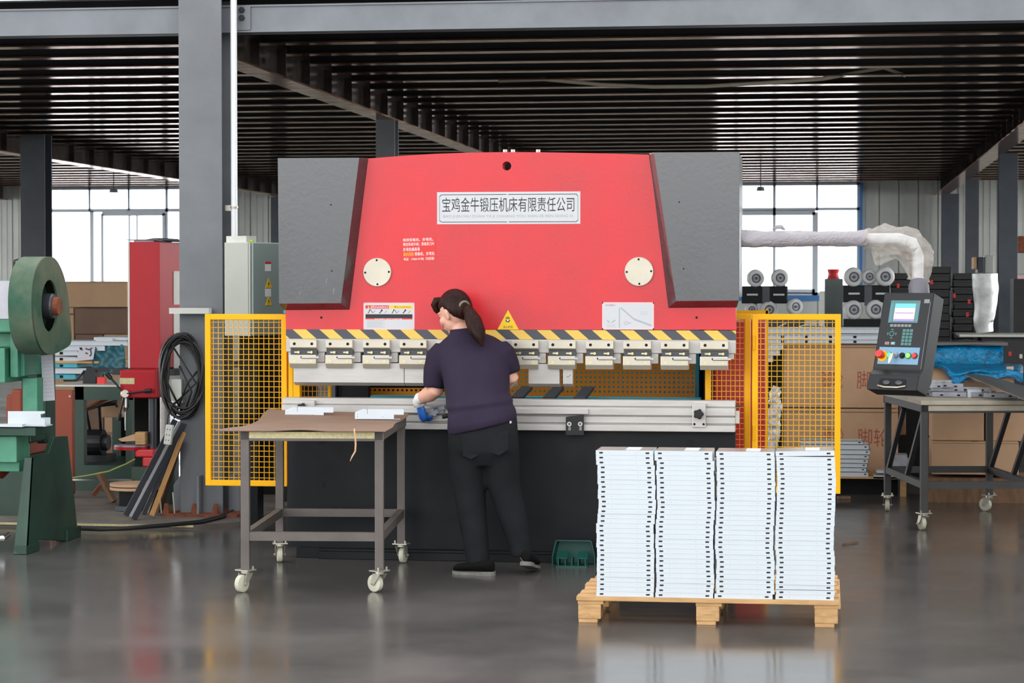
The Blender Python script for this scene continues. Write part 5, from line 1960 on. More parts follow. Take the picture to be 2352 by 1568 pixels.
p0, p1, p2, p3 = P(181, 796, YS - .03), P(219, 797, YS - .03), P(214, 825, YS - .03), P(176, 829, YS - .03)
B(MB().add([p0, p1, p2, p3] + [p + Vector((0, .003, 0)) for p in (p0, p1, p2, p3)], [(0, 1, 2, 3), (7, 6, 5, 4), (0, 4, 5, 1), (1, 5, 6, 2), (2, 6, 7, 3), (3, 7, 4, 0)]), 'sheet', 'paper', o)
mb = MB()
for a, b, c, d in ((183, 798, 190, 804), (184, 803, 188, 798), (196, 800, 205, 803), (205, 803, 212, 799), (196, 810, 202, 812), (208, 803, 210, 813), (210, 813, 206, 818)):
    mb.bar(P(a, b, YS - .031), P(c, d, YS - .031), .001, .01)
B(mb, 'scrawl', 'ink', o)

# green bench with its pale top
YBn = 16.2
bn = thing('workbench', 'dark green steel workbench with a pale worn top behind the drill press', 'workbench', (PX(230, YBn), YBn, 0))
z1 = PZ(884, YBn)
B(MB().box(PX(118, YBn), PX(300, YBn), YBn, YBn + 1.0, z1 - .012, z1), 'bench_top', 'white_metal', bn)
B(MB().box(PX(170, YBn), PX(300, YBn), YBn + .01, YBn + .05, PZ(918, YBn), z1 - .012), 'apron', 'bench_green', bn)
for a, b in ((169, 190), (286, 300)):
    for yy in (YBn + .01, YBn + .9):
        B(MB().box(PX(a, YBn), PX(b, YBn), yy, yy + .07, 0, z1 - .012), 'leg', 'bench_green', bn)
B(MB().box(PX(170, YBn), PX(330, YBn), YBn + .0, YBn + .9, 0.03, PZ(1068, YBn)), 'skid', 'bench_green', bn)
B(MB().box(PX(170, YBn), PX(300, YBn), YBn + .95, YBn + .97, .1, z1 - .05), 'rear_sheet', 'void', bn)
o = carton('carton', 'brown carton standing behind the green bench frame', 232, 278, 912, 958, YBn + .5, .3)
mo = thing('bench_motor', 'black motor with hoses under the green bench', 'motor', P(215, 1066, YBn + .3))
c0 = P(215, 1030, YBn + .4)
c0.z = PZ(1068, YBn) + .141
B(MB().tube([c0 + Vector((-.12, 0, 0)), c0 + Vector((.08, 0, 0))], .1, 20), 'motor_body', 'black', mo)
B(MB().tube([c0 + Vector((.08, 0, 0)), c0 + Vector((.12, 0, 0))], .06, 20), 'shaft_cover', 'strip_dark', mo)
B(MB().box(c0.x - .16, c0.x + .14, c0.y - .12, c0.y + .12, c0.z - .14, c0.z - .09), 'base', 'black', mo)
for i in range(3):
    B(MB().tube([c0 + Vector((-.1 + .08 * i, 0, .05)), c0 + Vector((-.13 + .1 * i, -.08, .22 + .03 * i)), c0 + Vector((.05 + .08 * i, -.1, .30)), c0 + Vector((.2, -.05, .36 - .04 * i))], .012, 8), 'hose', 'rubber' if i else 'rust', mo, smooth=True)
vi = thing('bench_vise', 'black clamp with cord standing on the green bench top', 'vise', P(205, 885, YBn + .2))
c0 = P(205, 868, YBn + .2)
B(MB().box(c0.x - .05, c0.x + .05, c0.y, c0.y + .1, z1, z1 + .1).box(c0.x - .03, c0.x + .15, c0.y + .02, c0.y + .06, z1 + .09, z1 + .12), 'body', 'black', vi)
B(MB().tube([c0 + Vector((-.04, 0, .05)), c0 + Vector((-.1, 0, -.02)), c0 + Vector((-.2, 0, -.02))], .008, 6), 'cord', 'cable', vi, smooth=True)
B(MB().box(c0.x + .06, c0.x + .12, c0.y, c0.y + .05, z1, z1 + .05), 'red_cap', 'button_red', vi)

# orange cabinet
oc = thing('orange_cabinet', 'orange painted steel cabinet beside the green bench', 'cabinet', (PX(140, 15.6), 15.6, 0))
B(MB().box(PX(118, 15.6), PX(165, 15.6), 15.6, 15.66, .06, PZ(897, 15.6)), 'body', 'orange', oc, bevel=.006)
for py in (910, 1085):
    B(MB().cyl(P(160, py, 15.6), P(160, py, 15.59), .008, 8), 'screw', 'zinc', oc)
om = thing('orange_motor', 'orange machine housing behind the green press', 'motor', (PX(30, 14.4), 14.4, 0))
B(MB().box(PX(12, 14.4), PX(50, 14.4), 14.4, 14.9, PZ(1050, 14.4), PZ(908, 14.4)).box(PX(26, 14.4), PX(50, 14.4), 14.38, 14.9, PZ(950, 14.4), PZ(896, 14.4)), 'housing', 'orange', om, bevel=.01)
B(MB().box(PX(-30, 14.4), PX(56, 14.4), 14.4, 14.9, .03, PZ(1050, 14.4)), 'plinth', 'bench_green', om)

REF[0] = 330
# red cabinet on a post, with the small drill press beneath it
YR = 15.7
rc = thing('red_cabinet', 'tall red sheet metal box on a steel post left of the grey column', 'cabinet', (PX(340, YR), YR, 0))
RX = Matrix.Translation((PX(367, YR), YR, 0)) @ Matrix.Rotation(math.radians(-9), 4, 'Z')
z0, z1 = PZ(846, YR), PZ(555, YR)
w = PX(367, YR) - PX(293, YR)
B(MB(RX).box(-w, 0, 0, .5, z0, z1), 'body', 'red_dark', rc, bevel=.004)
B(MB(RX).box(-w - .014, -w, .0, .04, z0, z1), 'edge_strip', 'white_metal', rc)
for a, b in ((715, 848), (622, 700)):
    B(MB(RX).box(.001, .006, .22, .36, PZ(b, YR), PZ(a, YR)), 'side_window', 'white_metal', rc)
B(MB().box(PX(388, 14.5), PX(479, 14.5), 14.5, 14.58, PZ(720, 14.5), PZ(707, 14.5)), 'side_bar', 'white_metal', rc)
B(MB(RX).tube([(.008, .06, .03), (.008, .06, z0 + .02)], .036, 16), 'post', 'silver', rc, smooth=True, auto=40)
B(MB(RX).box(-w - .15, .1, .02, .4, z0 - .05, z0 - .005), 'foot_tray', 'black', rc)
B(MB(RX).box(-.02, .16, .06, .26, .03, .045), 'foot_plate', 'strip_dark', rc)
lt = thing('ledger_lid', 'grey lid and papers lying on top of the red box', 'lid', (PX(340, YR), YR, z1))
mb = MB(RX).box(-w - .04, -.01, .03, .4, z1 + .012, z1 + .018)
B(mb, 'sheet', 'steel_grey', lt)
B(MB(RX).box(-w + .01, -.07, .05, .35, z1 + .0, z1 + .012), 'paper_pad', 'paper', lt)
B(MB(RX).add([(-.12, .02, z1 + .018), (.04, .02, z1), (.04, .4, z1), (-.12, .4, z1 + .018), (-.05, .02, z1 + .028), (-.05, .4, z1 + .028)], [(0, 4, 5, 3), (4, 1, 2, 5), (0, 1, 4), (3, 5, 2)]), 'folded_cover', 'strip_dark', lt)

YD = 15.1
dr = thing('drill_press', 'small red bench drill press with a round table, under the red box', 'drill press', (PX(330, YD), YD, 0))
x0, x1 = PX(274, YD), PX(358, YD)
B(MB().box(x0, x1, YD, YD + .3, PZ(914, YD), PZ(850, YD)), 'head', 'red_dark', dr, bevel=.01)
B(MB().box(PX(274, YD), PX(308, YD), YD - .002, YD, PZ(882, YD), PZ(868, YD)), 'name_label', 'chip', dr)
B(MB().tube([P(287, 904, YD), P(287, 904, YD - .04)], [.03, .026], 20), 'hub', 'nickel', dr)
hub = P(287, 904, YD - .03)
for a in (PI * .04, PI * .74, PI * 1.42):
    e = hub + Vector((math.cos(a) * .19, 0, math.sin(a) * .19))
    B(MB().cyl(hub, e, .007, 8).tube([hub.lerp(e, .75), e], [.014, .016], 10), 'spoke', 'black', dr)
B(MB().tube([P(289, 914, YD + .06), P(289, 935, YD + .06), P(288, 945, YD + .06), P(288, 988, YD + .06)], [.024, .022, .010, .006], 12), 'quill', 'chrome', dr)
B(MB().tube([P(351, 915, YD + .1), P(351, 1062, YD + .1)], .028, 16), 'column', 'strip_dark', dr)
B(MB().tube([P(303, 1031, YD + .1) + Vector((0, 0, 0)), P(303, 1024, YD + .1)], .125, 28), 'table', 'red_dark', dr)
B(MB().tube([P(303, 1024, YD + .1), P(303, 1021, YD + .1)], .12, 28), 'table_top', 'part_grey', dr)
B(MB().box(PX(308, YD), PX(352, YD), YD, YD + .2, PZ(1050, YD), PZ(1032, YD)).box(PX(325, YD), PX(352, YD), YD, YD + .22, PZ(1072, YD), PZ(1050, YD)), 'base', 'red', dr, bevel=.01)
B(MB().box(PX(300, YD), PX(370, YD), YD, YD + .3, .03, PZ(1072, YD)), 'stand', 'bench_green', dr)
o = B(MB().box(PX(309, YD + .02), PX(331, YD + .02), YD + .02, YD + .1, PZ(1021, YD), PZ(993, YD)), 'wooden_block', 'pine_end')
tag(o, 'pine block standing on the drill press table', 'wooden block')
mb = MB()
v = [P(271, 1008, YD + .1), P(310, 996, YD + .1), P(312, 1012, YD + .1), P(280, 1014, YD + .1)]
mb.add(v + [p + Vector((0, .12, 0)) for p in v], [(0, 1, 2, 3), (7, 6, 5, 4)] + [(i, (i + 1) % 4, 4 + (i + 1) % 4, 4 + i) for i in range(4)])
o = B(mb, 'wooden_wedge', 'card')
tag(o, 'pale wooden wedge beside the pine block on the drill press table', 'wooden block')

# coil of black cable hung on the column
co = thing('cable_coil', 'big coil of black cable hanging on the grey column', 'cable coil', P(416, 860, 14.5))
random.seed(5)
for k in range(9):
    pts = []
    ax, az_ = 44 + random.uniform(-6, 6), 88 + random.uniform(-9, 9)
    ox, oy = 417 + random.uniform(-4, 4), 862 + random.uniform(-8, 8)
    for i in range(37):
        t = 2 * PI * i / 36
        p = P(ox + ax * math.sin(t) + 3 * math.sin(3 * t + k), oy - az_ * math.cos(t), 14.56 - .07 * (k % 3) / 2 - .02 * math.sin(2 * t + k))
        pts.append(p)
    B(MB().tube(pts, .0085, 8, cap=False), 'cable_loop', 'cable', co, smooth=True)
for q0, q1, q2 in (((400, 800), (450, 880), (398, 930)), ((392, 790), (385, 880), (420, 950)), ((412, 840), (440, 900), (425, 945)), ((455, 850), (430, 880), (400, 960))):
    B(MB().tube([P(*q0, 14.52), P(*q1, 14.5), P(*q2, 14.52)], .007, 8), 'cable_end', 'cable', co, smooth=True)
o = B(MB().box(PX(384, 14.57), PX(418, 14.57), 14.545, 14.59, PZ(920, 14.57), PZ(870, 14.57)).box(PX(402, 14.57), PX(422, 14.57), 14.53, 14.59, PZ(924, 14.57), PZ(908, 14.57)), 'socket_box', 'white_metal')
tag(o, 'white metal box fixed to the column inside the cable coil', 'socket box')

# bars leaning on the column
for (a, b, w, hgt, m, nm, lab, ct, Y0, Y1) in (((300, 1186), (414, 968), .06, .05, 'strip_dark', 'leaning_channel', 'dark steel channel leaning on the column, longest of the bars', 'steel bar', 14.25, 14.44),
                                         ((325, 1186), (420, 972), .02, .03, 'steel_dark', 'leaning_angle', 'grey steel angle leaning on the column behind the dark channel', 'steel bar', 14.40, 14.50),
                                         ((348, 1176), (422, 992), .028, .028, 'wood_pale', 'wooden_batten', 'pale wooden batten leaning on the column', 'batten', 14.36, 14.47),
                                         ((366, 1176), (414, 1010), .10, .015, 'wood_old', 'wooden_plank', 'old brown plank leaning on the column behind the pale batten', 'plank', 14.588, 14.588),
                                         ((338, 1180), (372, 1085), .03, .02, 'white_metal', 'steel_flat', 'short light steel flat standing between the leaning bars', 'steel bar', 14.555, 14.57)):
    p = P(*a, Y0)
    p.z = .05
    q_ = P(*b, Y1)
    mb = MB()
    if 'channel' in nm:
        mb.bar(p, q_, w, .008)
        d_ = (q_ - p).normalized()
        s = d_.cross(Vector((0, 1, 0))).normalized() * (w / 2)
        mb.bar(p + s + Vector((0, -.02, 0)), q_ + s + Vector((0, -.02, 0)), .006, .04).bar(p - s + Vector((0, -.02, 0)), q_ - s + Vector((0, -.02, 0)), .006, .04)
    elif 'angle' in nm:
        mb.bar(p, q_, w, .005).bar(p + Vector((.012, .012, 0)), q_ + Vector((.012, .012, 0)), .005, hgt)
    else:
        mb.bar(p, q_, w, hgt)
    tag(B(mb, nm, m, bevel=.002), lab, ct)
ps = thing('power_strip', 'white power strip hanging in front of the leaning bars', 'power strip', P(390, 1020, 14.33))
SXm = Matrix.Translation(P(388, 998, 14.24)) @ Matrix.Rotation(math.radians(8), 4, 'Y')
B(MB(SXm).box(-.024, .024, -.02, .02, -.065, .065), 'case', 'white_metal', ps, bevel=.006)
for i in range(3):
    B(MB(SXm).box(-.012, -.008, -.021, -.019, -.04 + .035 * i, -.03 + .035 * i).box(.006, .010, -.021, -.019, -.04 + .035 * i, -.03 + .035 * i), 'socket_slot', 'void', ps)
B(MB().tube([P(384, 976, 14.24), P(386, 955, 14.3), P(400, 925, 14.4)], .006, 8), 'cord', 'cable', ps, smooth=True)

# discs, hose, debris on the slab
for k, (px, py, z, lab) in enumerate(((318, 1110, .17, 'lower of the two brown cardboard discs behind the leaning bars'), (318, 1100, .195, 'upper of the two brown cardboard discs behind the leaning bars'))):
    c = P(318, 1098, 15.0)
    o = B(MB().tube([(c.x, 14.92, z), (c.x, 14.92, z + .018)], .17, 36), 'cardboard_disc', 'card')
    tag(o, lab, 'cardboard disc', 'cardboard discs on the slab')
o = B(MB().box(PX(285, 14.95), PX(352, 14.95), 14.82, 15.02, .03, .17), 'steel_stool_base', 'bed_black')
tag(o, 'dark base carrying the two cardboard discs', 'stand')
pts = [G(175, 1213, .045), G(230, 1215, .045), G(290, 1213, .045), G(340, 1209, .045), G(400, 1204, .045), G(460, 1198, .045), G(505, 1187, .045), G(540, 1172, .045), G(575, 1160, .02)]
o = B(MB().tube(pts, .014, 10), 'rubber_hose', 'rubber', smooth=True)
tag(o, 'black rubber hose running across the slab past the column foot', 'hose')
pts = [P(160, 1098, 15.2), P(200, 1092, 15.2), P(250, 1082, 15.2), P(290, 1065, 15.2), P(310, 1054, 15.15)]
o = B(MB().tube(pts, .006, 6), 'garden_cord', 'cord_yellow', smooth=True)
tag(o, 'yellow green cord stretched low in front of the green bench', 'cord')
for nm, a, b, c, m, lab in (('scrap_stick', (214, 1136), (238, 1108), .03, 'rust', 'short brown stick propped among the scrap on the slab'), ('scrap_stick', (228, 1086), (262, 1152), .045, 'wood_old', 'long split stick crossing the scrap on the slab'), ('scrap_stick', (266, 1167), (296, 1168), .03, 'steel_dark', 'grey steel scrap lying flat on the slab near the leaning bars')):
    p, q_ = G(*a, .05), G(*b, .05)
    if a[1] < 1100:
        p = P(a[0], a[1], q_.y + .05)
    if b[1] < 1120:
        q_ = P(b[0], b[1], p.y + .05)
    tag(B(MB().bar(p, q_, c, .03), nm, m), lab, 'scrap')
o = B(MB().bar(P(165, 1101, 15.6), P(330, 1101, 15.6), .04, .012), 'floor_strip', 'chrome')
tag(o, 'bright steel strip lying along the foot of the green bench', 'steel strip')

# ------------------------------------------------------------------ behind the left mesh door
YK = 15.6
REF[0] = 590
tr_ = thing('tube_rack', 'dark steel rack with teal tubes behind the yellow mesh door', 'rack', (PX(590, YK), YK, 0))
for a, b in ((508, 524), (640, 652)):
    B(MB().box(PX(a, YK), PX(b, YK), YK, YK + .08, 0, PZ(775, YK)), 'upright', 'bed_black', tr_)
for py in (834, 985):
    B(MB().box(PX(508, YK), PX(660, YK), YK, YK + .5, PZ(py + 10, YK), PZ(py, YK)), 'shelf', 'strip_dark', tr_)
B(MB().box(PX(508, YK), PX(690, YK), YK + .52, YK + .54, 0, PZ(775, YK)), 'shade_sheet', 'void', tr_)  # black sheet added to stand for the deep shade behind the rack
for i, (a, b, x0, x1, m) in enumerate(((767, 780, 578, 690, 'teal'), (781, 794, 560, 690, 'teal'), (795, 807, 572, 690, 'teal'), (808, 818, 592, 690, 'teal'), (819, 829, 592, 690, 'teal'))):
    c = (a + b) / 2
    r = (PZ(a, YK) - PZ(b, YK)) / 2
    o = B(MB().tube([P(x0, c, YK + .03 - .01 * (i % 2)), P(x1, c, YK + .03 - .01 * (i % 2))], r, 14), 'teal_tube', m, smooth=True, auto=40)
    tag(o, ('topmost', 'second', 'third', 'fourth', 'lowest')[i] + ' teal tube stacked on the dark rack behind the mesh door', 'tube', 'teal tubes on the rack')
jk = thing('hydraulic_jack', 'teal and white upright tool standing on the rack behind the mesh door', 'tool', P(562, 985, YK))
B(MB().tube([P(562, 980, YK + .1), P(562, 900, YK + .1), P(562, 885, YK + .1)], [.05, .05, .03], 16), 'cylinder', 'teal_dark', jk)
B(MB().tube([P(562, 900, YK + .1), P(562, 868, YK + .1)], [.026, .026], 14), 'piston', 'white_metal', jk)
B(MB().tube([P(578, 960, YK + .08), P(578, 865, YK + .08)], [.016, .02], 10), 'pump_lever', 'white_metal', jk)
jd = thing('hydraulic_jack', 'dark teal bottle shaped tool on the rack nearest the press', 'tool', P(612, 985, YK))
B(MB().tube([P(612, 980, YK + .1), P(612, 930, YK + .1), P(612, 925, YK + .1)], [.04, .04, .02], 14), 'cylinder', 'teal_dark', jd)
bk = B(MB().box(PX(651, 13.3), PX(664, 13.3), 13.3, 13.4, PZ(790, 13.3), PZ(712, 13.3)), 'valve_block', 'teal', press)
for py in (725, 742, 768):
    B(MB().tube([P(648, py, 13.28), P(662, py, 13.28)], .014, 8), 'fitting', 'rubber', bk)

# ------------------------------------------------------------------ right background: cartons, casters, trays
YT = 17.5
REF[0] = 1900
two = (('脚轮', .33, .52, .30, .58), ('脚轮', .64, .90, .30, .58))
carton('carton', 'upper brown carton with red print behind the yellow guard door', 1800, 2064, 790, 936, YT, .6, prints=two)
carton('carton', 'lower brown carton with red print behind the yellow guard door', 1800, 2064, 938, 1088, YT + .01, .6, prints=(('脚轮', .36, .53, .42, .70), ('脚轮', .65, .92, .42, .70)))
bars = (((1752, 2030), (752, 764), .30), ((1752, 2028), (767, 776), .26), ((1752, 2024), (777, 787), .24), ((1752, 1800), (789, 800), .2), ((1752, 1792), (802, 815), .2), ((1752, 1776), (817, 830), .2))
bl_ = ('topmost long white profile lying across the printed cartons', 'second long white profile lying across the printed cartons', 'lowest long white profile lying on the printed cartons', 'upper short white profile end beside the red machine side', 'middle short white profile end beside the red machine side', 'lowest short white profile end beside the red machine side')
for i, ((a, b), (c, d), dp_) in enumerate(bars):
    x0, x1 = PX(a, YT), PX(b, YT)
    z0, z1 = PZ(d + 1.2, YT), PZ(c, YT)
    mb = MB().box(x0, x1, YT - .02 - .01 * i, YT + dp_, z0, z1 - .004)
    mb.box(x0, x1, YT - .03 - .01 * i, YT + dp_, z1 - .008, z1)
    o = B(mb, 'profile_bar', 'channel')
    if 0 < i < 3:
        for px in (1798, 1852, 1908, 1964):
            xx = PX(px, YT)
            B(MB().box(xx - .012, xx + .012, YT - .0212 - .01 * i, YT - .02 - .01 * i, z0 + .004, z0 + .022), 'notch', 'void', o)
    tag(o, bl_[i], 'profile', 'white profiles on the printed cartons')
for s, (px, py, dx, dy) in enumerate(((1796, 750, 10, -8), (1844, 750, 10, -6))):
    o = B(MB().bar(P(px - 8, py, YT + .05), P(px + dx, py + dy, YT + .05), .03, .006), 'offcut_strip', 'channel')
    tag(o, ('first', 'second')[s] + ' bright offcut sticking up from the long white profiles, seen through the guard door', 'offcut')
o = B(MB().box(PX(1800, YT), PX(2064, YT), YT + .02, YT + .6, 0, PZ(1089, YT)), 'wooden_skid', 'wood_old')
tag(o, 'wooden skid under the two printed cartons', 'skid')
o = B(MB().box(PX(1752, YT), PX(1797, YT), YT + .0, YT + .3, 0, PZ(832, YT)), 'dark_crate', 'void')
tag(o, 'dark crate carrying the short white profile ends', 'crate')
# crumpled film between machine and cartons
fm = MB()
pts = [P(1786, 888, 17.0), P(1778, 910, 17.0), P(1783, 935, 17.0), P(1774, 965, 17.0), P(1778, 1000, 17.0), P(1771, 1020, 17.0), P(1770, 1060, 17.0), P(1768, 1124, 17.0)]
o = B(film_tube(pts, lambda u: .03 + .018 * math.sin(u * PI), 44, 16, .026, 3.0, 26), 'crumpled_film', 'foil', smooth=True)
tag(o, 'silvery green crumpled film squeezed between machine and cartons', 'film')


def caster_wheel(c, r, ang, parent, name='caster_wheel'):
    X = Matrix.Translation(c) @ Matrix.Rotation(ang, 4, 'Z')
    mb = MB(X)
    pr = [(-.5, .55), (-.5, .82), (-.36, .95), (0, 1.0), (.36, .95), (.5, .82), (.5, .55)]
    n = 28
    mb.loft([[Vector((r * b * math.cos(2 * PI * i / n), r * a * .8, r * b * math.sin(2 * PI * i / n))) for i in range(n)] for a, b in pr], cap=False)
    w = B(mb, name, 'wheel_grey', parent, smooth=True)
    mb = MB(X).tube([(0, r * .33, 0), (0, -r * .33, 0)], r * .57, 24)
    B(mb, 'wheel_disc', 'part_grey', w)
    B(MB(X).ring((0, -r * .331, 0), (0, -1, 0), r * .38, r * .5, r * .06, 24).ring((0, -r * .331, 0), (0, -1, 0), .001, r * .15, r * .14, 16), 'hub_ring', 'strip_dark', w)


def caster_unit(label, pa, pb, Y, body, wheels, m='black_paint'):
    t = thing('caster_unit', label, 'caster unit', (PX((pa + pb) / 2, Y), Y, PZ(body[1] + 45, Y)), 'black caster units')
    x0, x1 = PX(pa, Y), PX(pb, Y)
    z0, z1 = PZ(body[1], Y), PZ(body[0], Y)
    B(MB().box(x0, x1, Y, Y + .35, z0, z1), 'body', 'bed_black', t, bevel=.008)
    mb = MB()
    B(MB().box(x0 + (x1 - x0) * .46, x0 + (x1 - x0) * .62, Y - .012, Y, z0 - .03, z1 - .005), 'centre_plate', 'steel_dark', t)
    for u in (.12, .70):
        B(MB().box(x0 + (x1 - x0) * u, x0 + (x1 - x0) * (u + .24), Y - .004, Y, (z0 + z1) / 2 - .006, (z0 + z1) / 2 + .01), 'bright_bar', 'channel', t)
    for px, py, r, an in wheels:
        c = P(px, py, Y + .02)
        caster_wheel(c, r / FPX * Y * 1.02, an, t)
        s = 1 if py > body[1] else -1
        B(MB().box(c.x - .02, c.x + .05, Y + .04, Y + .12, min(c.z, z0 if s > 0 else z1), max(c.z, z0 if s > 0 else z1)), 'fork', 'part_grey', t)
    return t


caster_unit('black caster unit standing before the window, beside the press cover', 1703, 1808, 21.0, (657, 697), ((1735, 639, 20, .3), (1791, 638, 20, .2), (1766, 711, 20, .2), (1726, 711, 15, .2), (1825, 704, 19, .5)))
caster_unit('black caster unit behind the control pendant, with wheels above and below', 1936, 2044, 20.0, (655, 694), ((1960, 636, 22, .2), (1996, 635, 17, .2), (2032, 635, 22, .2), (1960, 711, 22, .2), (2010, 710, 22, .2), (2052, 713, 20, .2)))
o = B(MB().box(PX(1938, 20.0), PX(2036, 20.0), 20.0, 20.35, PZ(752, 20), PZ(733, 20)).box(PX(1962, 20.0), PX(2000, 20.0), 19.995, 20, PZ(749, 20), PZ(744, 20)), 'caster_plinth', 'bed_black')
tag(o, 'dark plinth under the wheels of the caster unit behind the pendant', 'plinth')
o = B(MB().box(PX(1700, 21), PX(1850, 21), 20.9, 21.38, PZ(752, 20.5) + .002, PZ(735, 21)), 'caster_plinth', 'strip_dark')
tag(o, 'dark plinth under the caster unit standing before the window', 'plinth')
for a, b, lab in ((1752, 1890, 'dark stand behind the long white profiles'), (1896, 2034, 'dark stand behind the printed cartons and the pendant')):
    o = B(MB().box(PX(a, 21.4), PX(b, 21.4), 20.0 if a > 1800 else 20.9, 21.4, 0, PZ(753, 20.5)), 'storage_stand', 'bed_black')
    tag(o, lab, 'stand')
gb = thing('grey_crate', 'grey steel crate with a red cone on top, left of the wheels', 'crate', (PX(1912, 21.5), 21.5, PZ(752, 21.4)))
B(MB().box(PX(1894, 21.5), PX(1936, 21.5), 21.42, 21.8, PZ(753, 20.5), PZ(640, 21.5)), 'box', 'crate_grey', gb, bevel=.006)
o = B(MB().tube([P(1914, 640, 21.6), P(1914, 634, 21.6), P(1914, 627, 21.6), P(1914, 618, 21.6)], [.058, .05, .047, .058], 24), 'red_spool', 'sign_red')
tag(o, 'red waisted spool on top of the grey crate', 'spool')
o = B(MB().box(PX(1882, YW - .5), PX(1896, YW - .5), YW - .5, YW - .4, 0, PZ(668, YW)), 'white_post', 'white_metal')
tag(o, 'slim white post in front of the far window, beside the grey crate', 'post')
# stacks of black trays
REF[0] = 2140
random.seed(21)
tags_ = ((2052, 640), (2063, 656), (2140, 648), (2192, 679), (2226, 692), (2222, 722), (2058, 705), (2135, 678), (2068, 678))
YTr = 21.0
for s, (a, b, top, lab) in enumerate(((2046, 2108, 627, 'stack nearest the wheels'), (2116, 2182, 612, 'stack behind the pendant arm'), (2190, 2236, 627, 'stack beside the silver bundle'))):
    n = 12
    h = (830 - top) / n
    for i in range(n):
        y0, y1 = 830 - h * i, 830 - h * (i + 1)
        ja, jb = random.uniform(-1.5, 1.5), random.uniform(-1.5, 1.5)
        x0, x1 = PX(a + ja, YTr), PX(b + jb, YTr)
        z0, z1 = PZ(y0, YTr), PZ(y1, YTr)
        mb = MB().box(x0, x1, YTr, YTr + .4, z0 + .004, z0 + .012)
        mb.box(x0, x1, YTr, YTr + .006, z0, z1).box(x0, x1, YTr + .394, YTr + .4, z0, z1).box(x0, x0 + .006, YTr, YTr + .4, z0, z1).box(x1 - .006, x1, YTr, YTr + .4, z0, z1)
        mb.box(x0 - .006, x1 + .006, YTr - .012, YTr + .006, z1 - .014, z1)
        o = B(mb, 'steel_tray', 'tray_black')
        lb = 'black steel tray in the %s' % lab
        tag(o, lb if i < n - 1 else 'topmost ' + lb, 'tray', 'black trays, ' + lab)
        for px, py in tags_:
            if a <= px < b and y1 <= py < y0:
                p = P(px, py, YTr - .013)
                B(MB().box(p.x - .012, p.x + .012, YTr - .0135, YTr - .0125, p.z - .02, p.z + .02), 'red_tag', 'sign_red', o)
o = B(MB().box(PX(2040, YTr), PX(2242, YTr), YTr - .02, YTr + .5, 0, PZ(830, YTr)), 'tray_stand', 'bed_black')
tag(o, 'dark stand under the three stacks of black trays', 'stand')
# silver bundle, shelf and things at the right edge
YV = 20.0
REF[0] = 2290
sv = thing('wrapped_bundle', 'silver wrapped bundle standing before the dark column', 'bundle', P(2262, 768, YV))
pts = [P(2262, 763, YV), P(2258, 735, YV), P(2264, 700, YV), P(2264, 665, YV), P(2262, 632, YV), P(2262, 627, YV)]
B(film_tube(pts, lambda u: .075 + .035 * min(1, u * 1.6) - (.015 if u > .97 else 0), 30, 20, .006, 8.0, 9), 'wrap', 'foil', sv, smooth=True)
B(MB().tube([P(2262, 630, YV), P(2262, 626, YV)], [.1, .085], 18), 'end_cap', 'part_grey', sv)
rk = thing('storage_rack', 'dark storage rack with a thin pale shelf at the picture edge', 'rack', (PX(2290, YV), YV, 0))
B(MB().box(PX(2203, YV), PX(2420, YV), YV - .1, YV + .6, PZ(773, YV), PZ(767.5, YV)), 'shelf', 'white_metal', rk)
B(MB().box(PX(2256, YV), PX(2420, YV), YV, YV + .6, 0, PZ(773, YV)), 'lower_cabinet', 'tray_black', rk)
B(MB().box(PX(2330, 26), PX(2460, 26), 26.1, 26.6, .9, PZ(640, 26)), 'back_cabinet', 'tray_black', rk)
for px, py, m in ((2320, 812, 'sign_red'), (2345, 818, 'white_metal')):
    p = P(px, py, YV - .003)
    B(MB().box(p.x - .012, p.x + .012, YV - .004, YV, p.z - .018, p.z + .018), 'tag', m, rk)
YE = 27.9
for a, b, c, d, m, nm, lab, ct in ((2318, 2420, 582, 630, 'cab', 'white_case', 'white case on the rack right of the dark column', 'case'), (2262, 2283, 586, 640, 'cab', 'white_case', 'slim white case left of the dark column, above the bundle', 'case'), (2245, 2261, 590, 640, 'steel_dark', 'dark_case', 'dark slim case above the silver bundle', 'case'),
                               (2236, 2243, 590, 618, 'card', 'wooden_strip', 'narrow brown board left of the dark slim case', 'board'), (2336, 2420, 542, 580, 'rust', 'brown_case', 'brown case on top of the white one at the picture edge', 'case'), (2318, 2420, 633, 644, 'pale_red', 'pink_board', 'pinkish board under the white case at the picture edge', 'board')):
    o = B(MB().box(PX(a, YE), PX(b, YE), YE, YE + .4, PZ(d, YE), PZ(c, YE)), nm, m, bevel=.01)
    tag(o, lab, ct)
o = B(MB().box(PX(2230, YE), PX(2430, YE), YE - .1, YE + .6, PZ(650, YE), PZ(644.5, YE)).box(PX(2230, YE), PX(2430, YE), YE + .4, YE + .6, 0, PZ(650, YE)), 'case_shelf', 'tray_black')
tag(o, 'dark shelf carrying the cases beyond the bundle', 'shelf')

# things on the dark trolley
REF[0] = 2220
RX2 = Matrix.Translation(RC) @ Matrix.Rotation(RR, 4, 'Z')


def on_board(px, py):
    return G(px, py, .83)


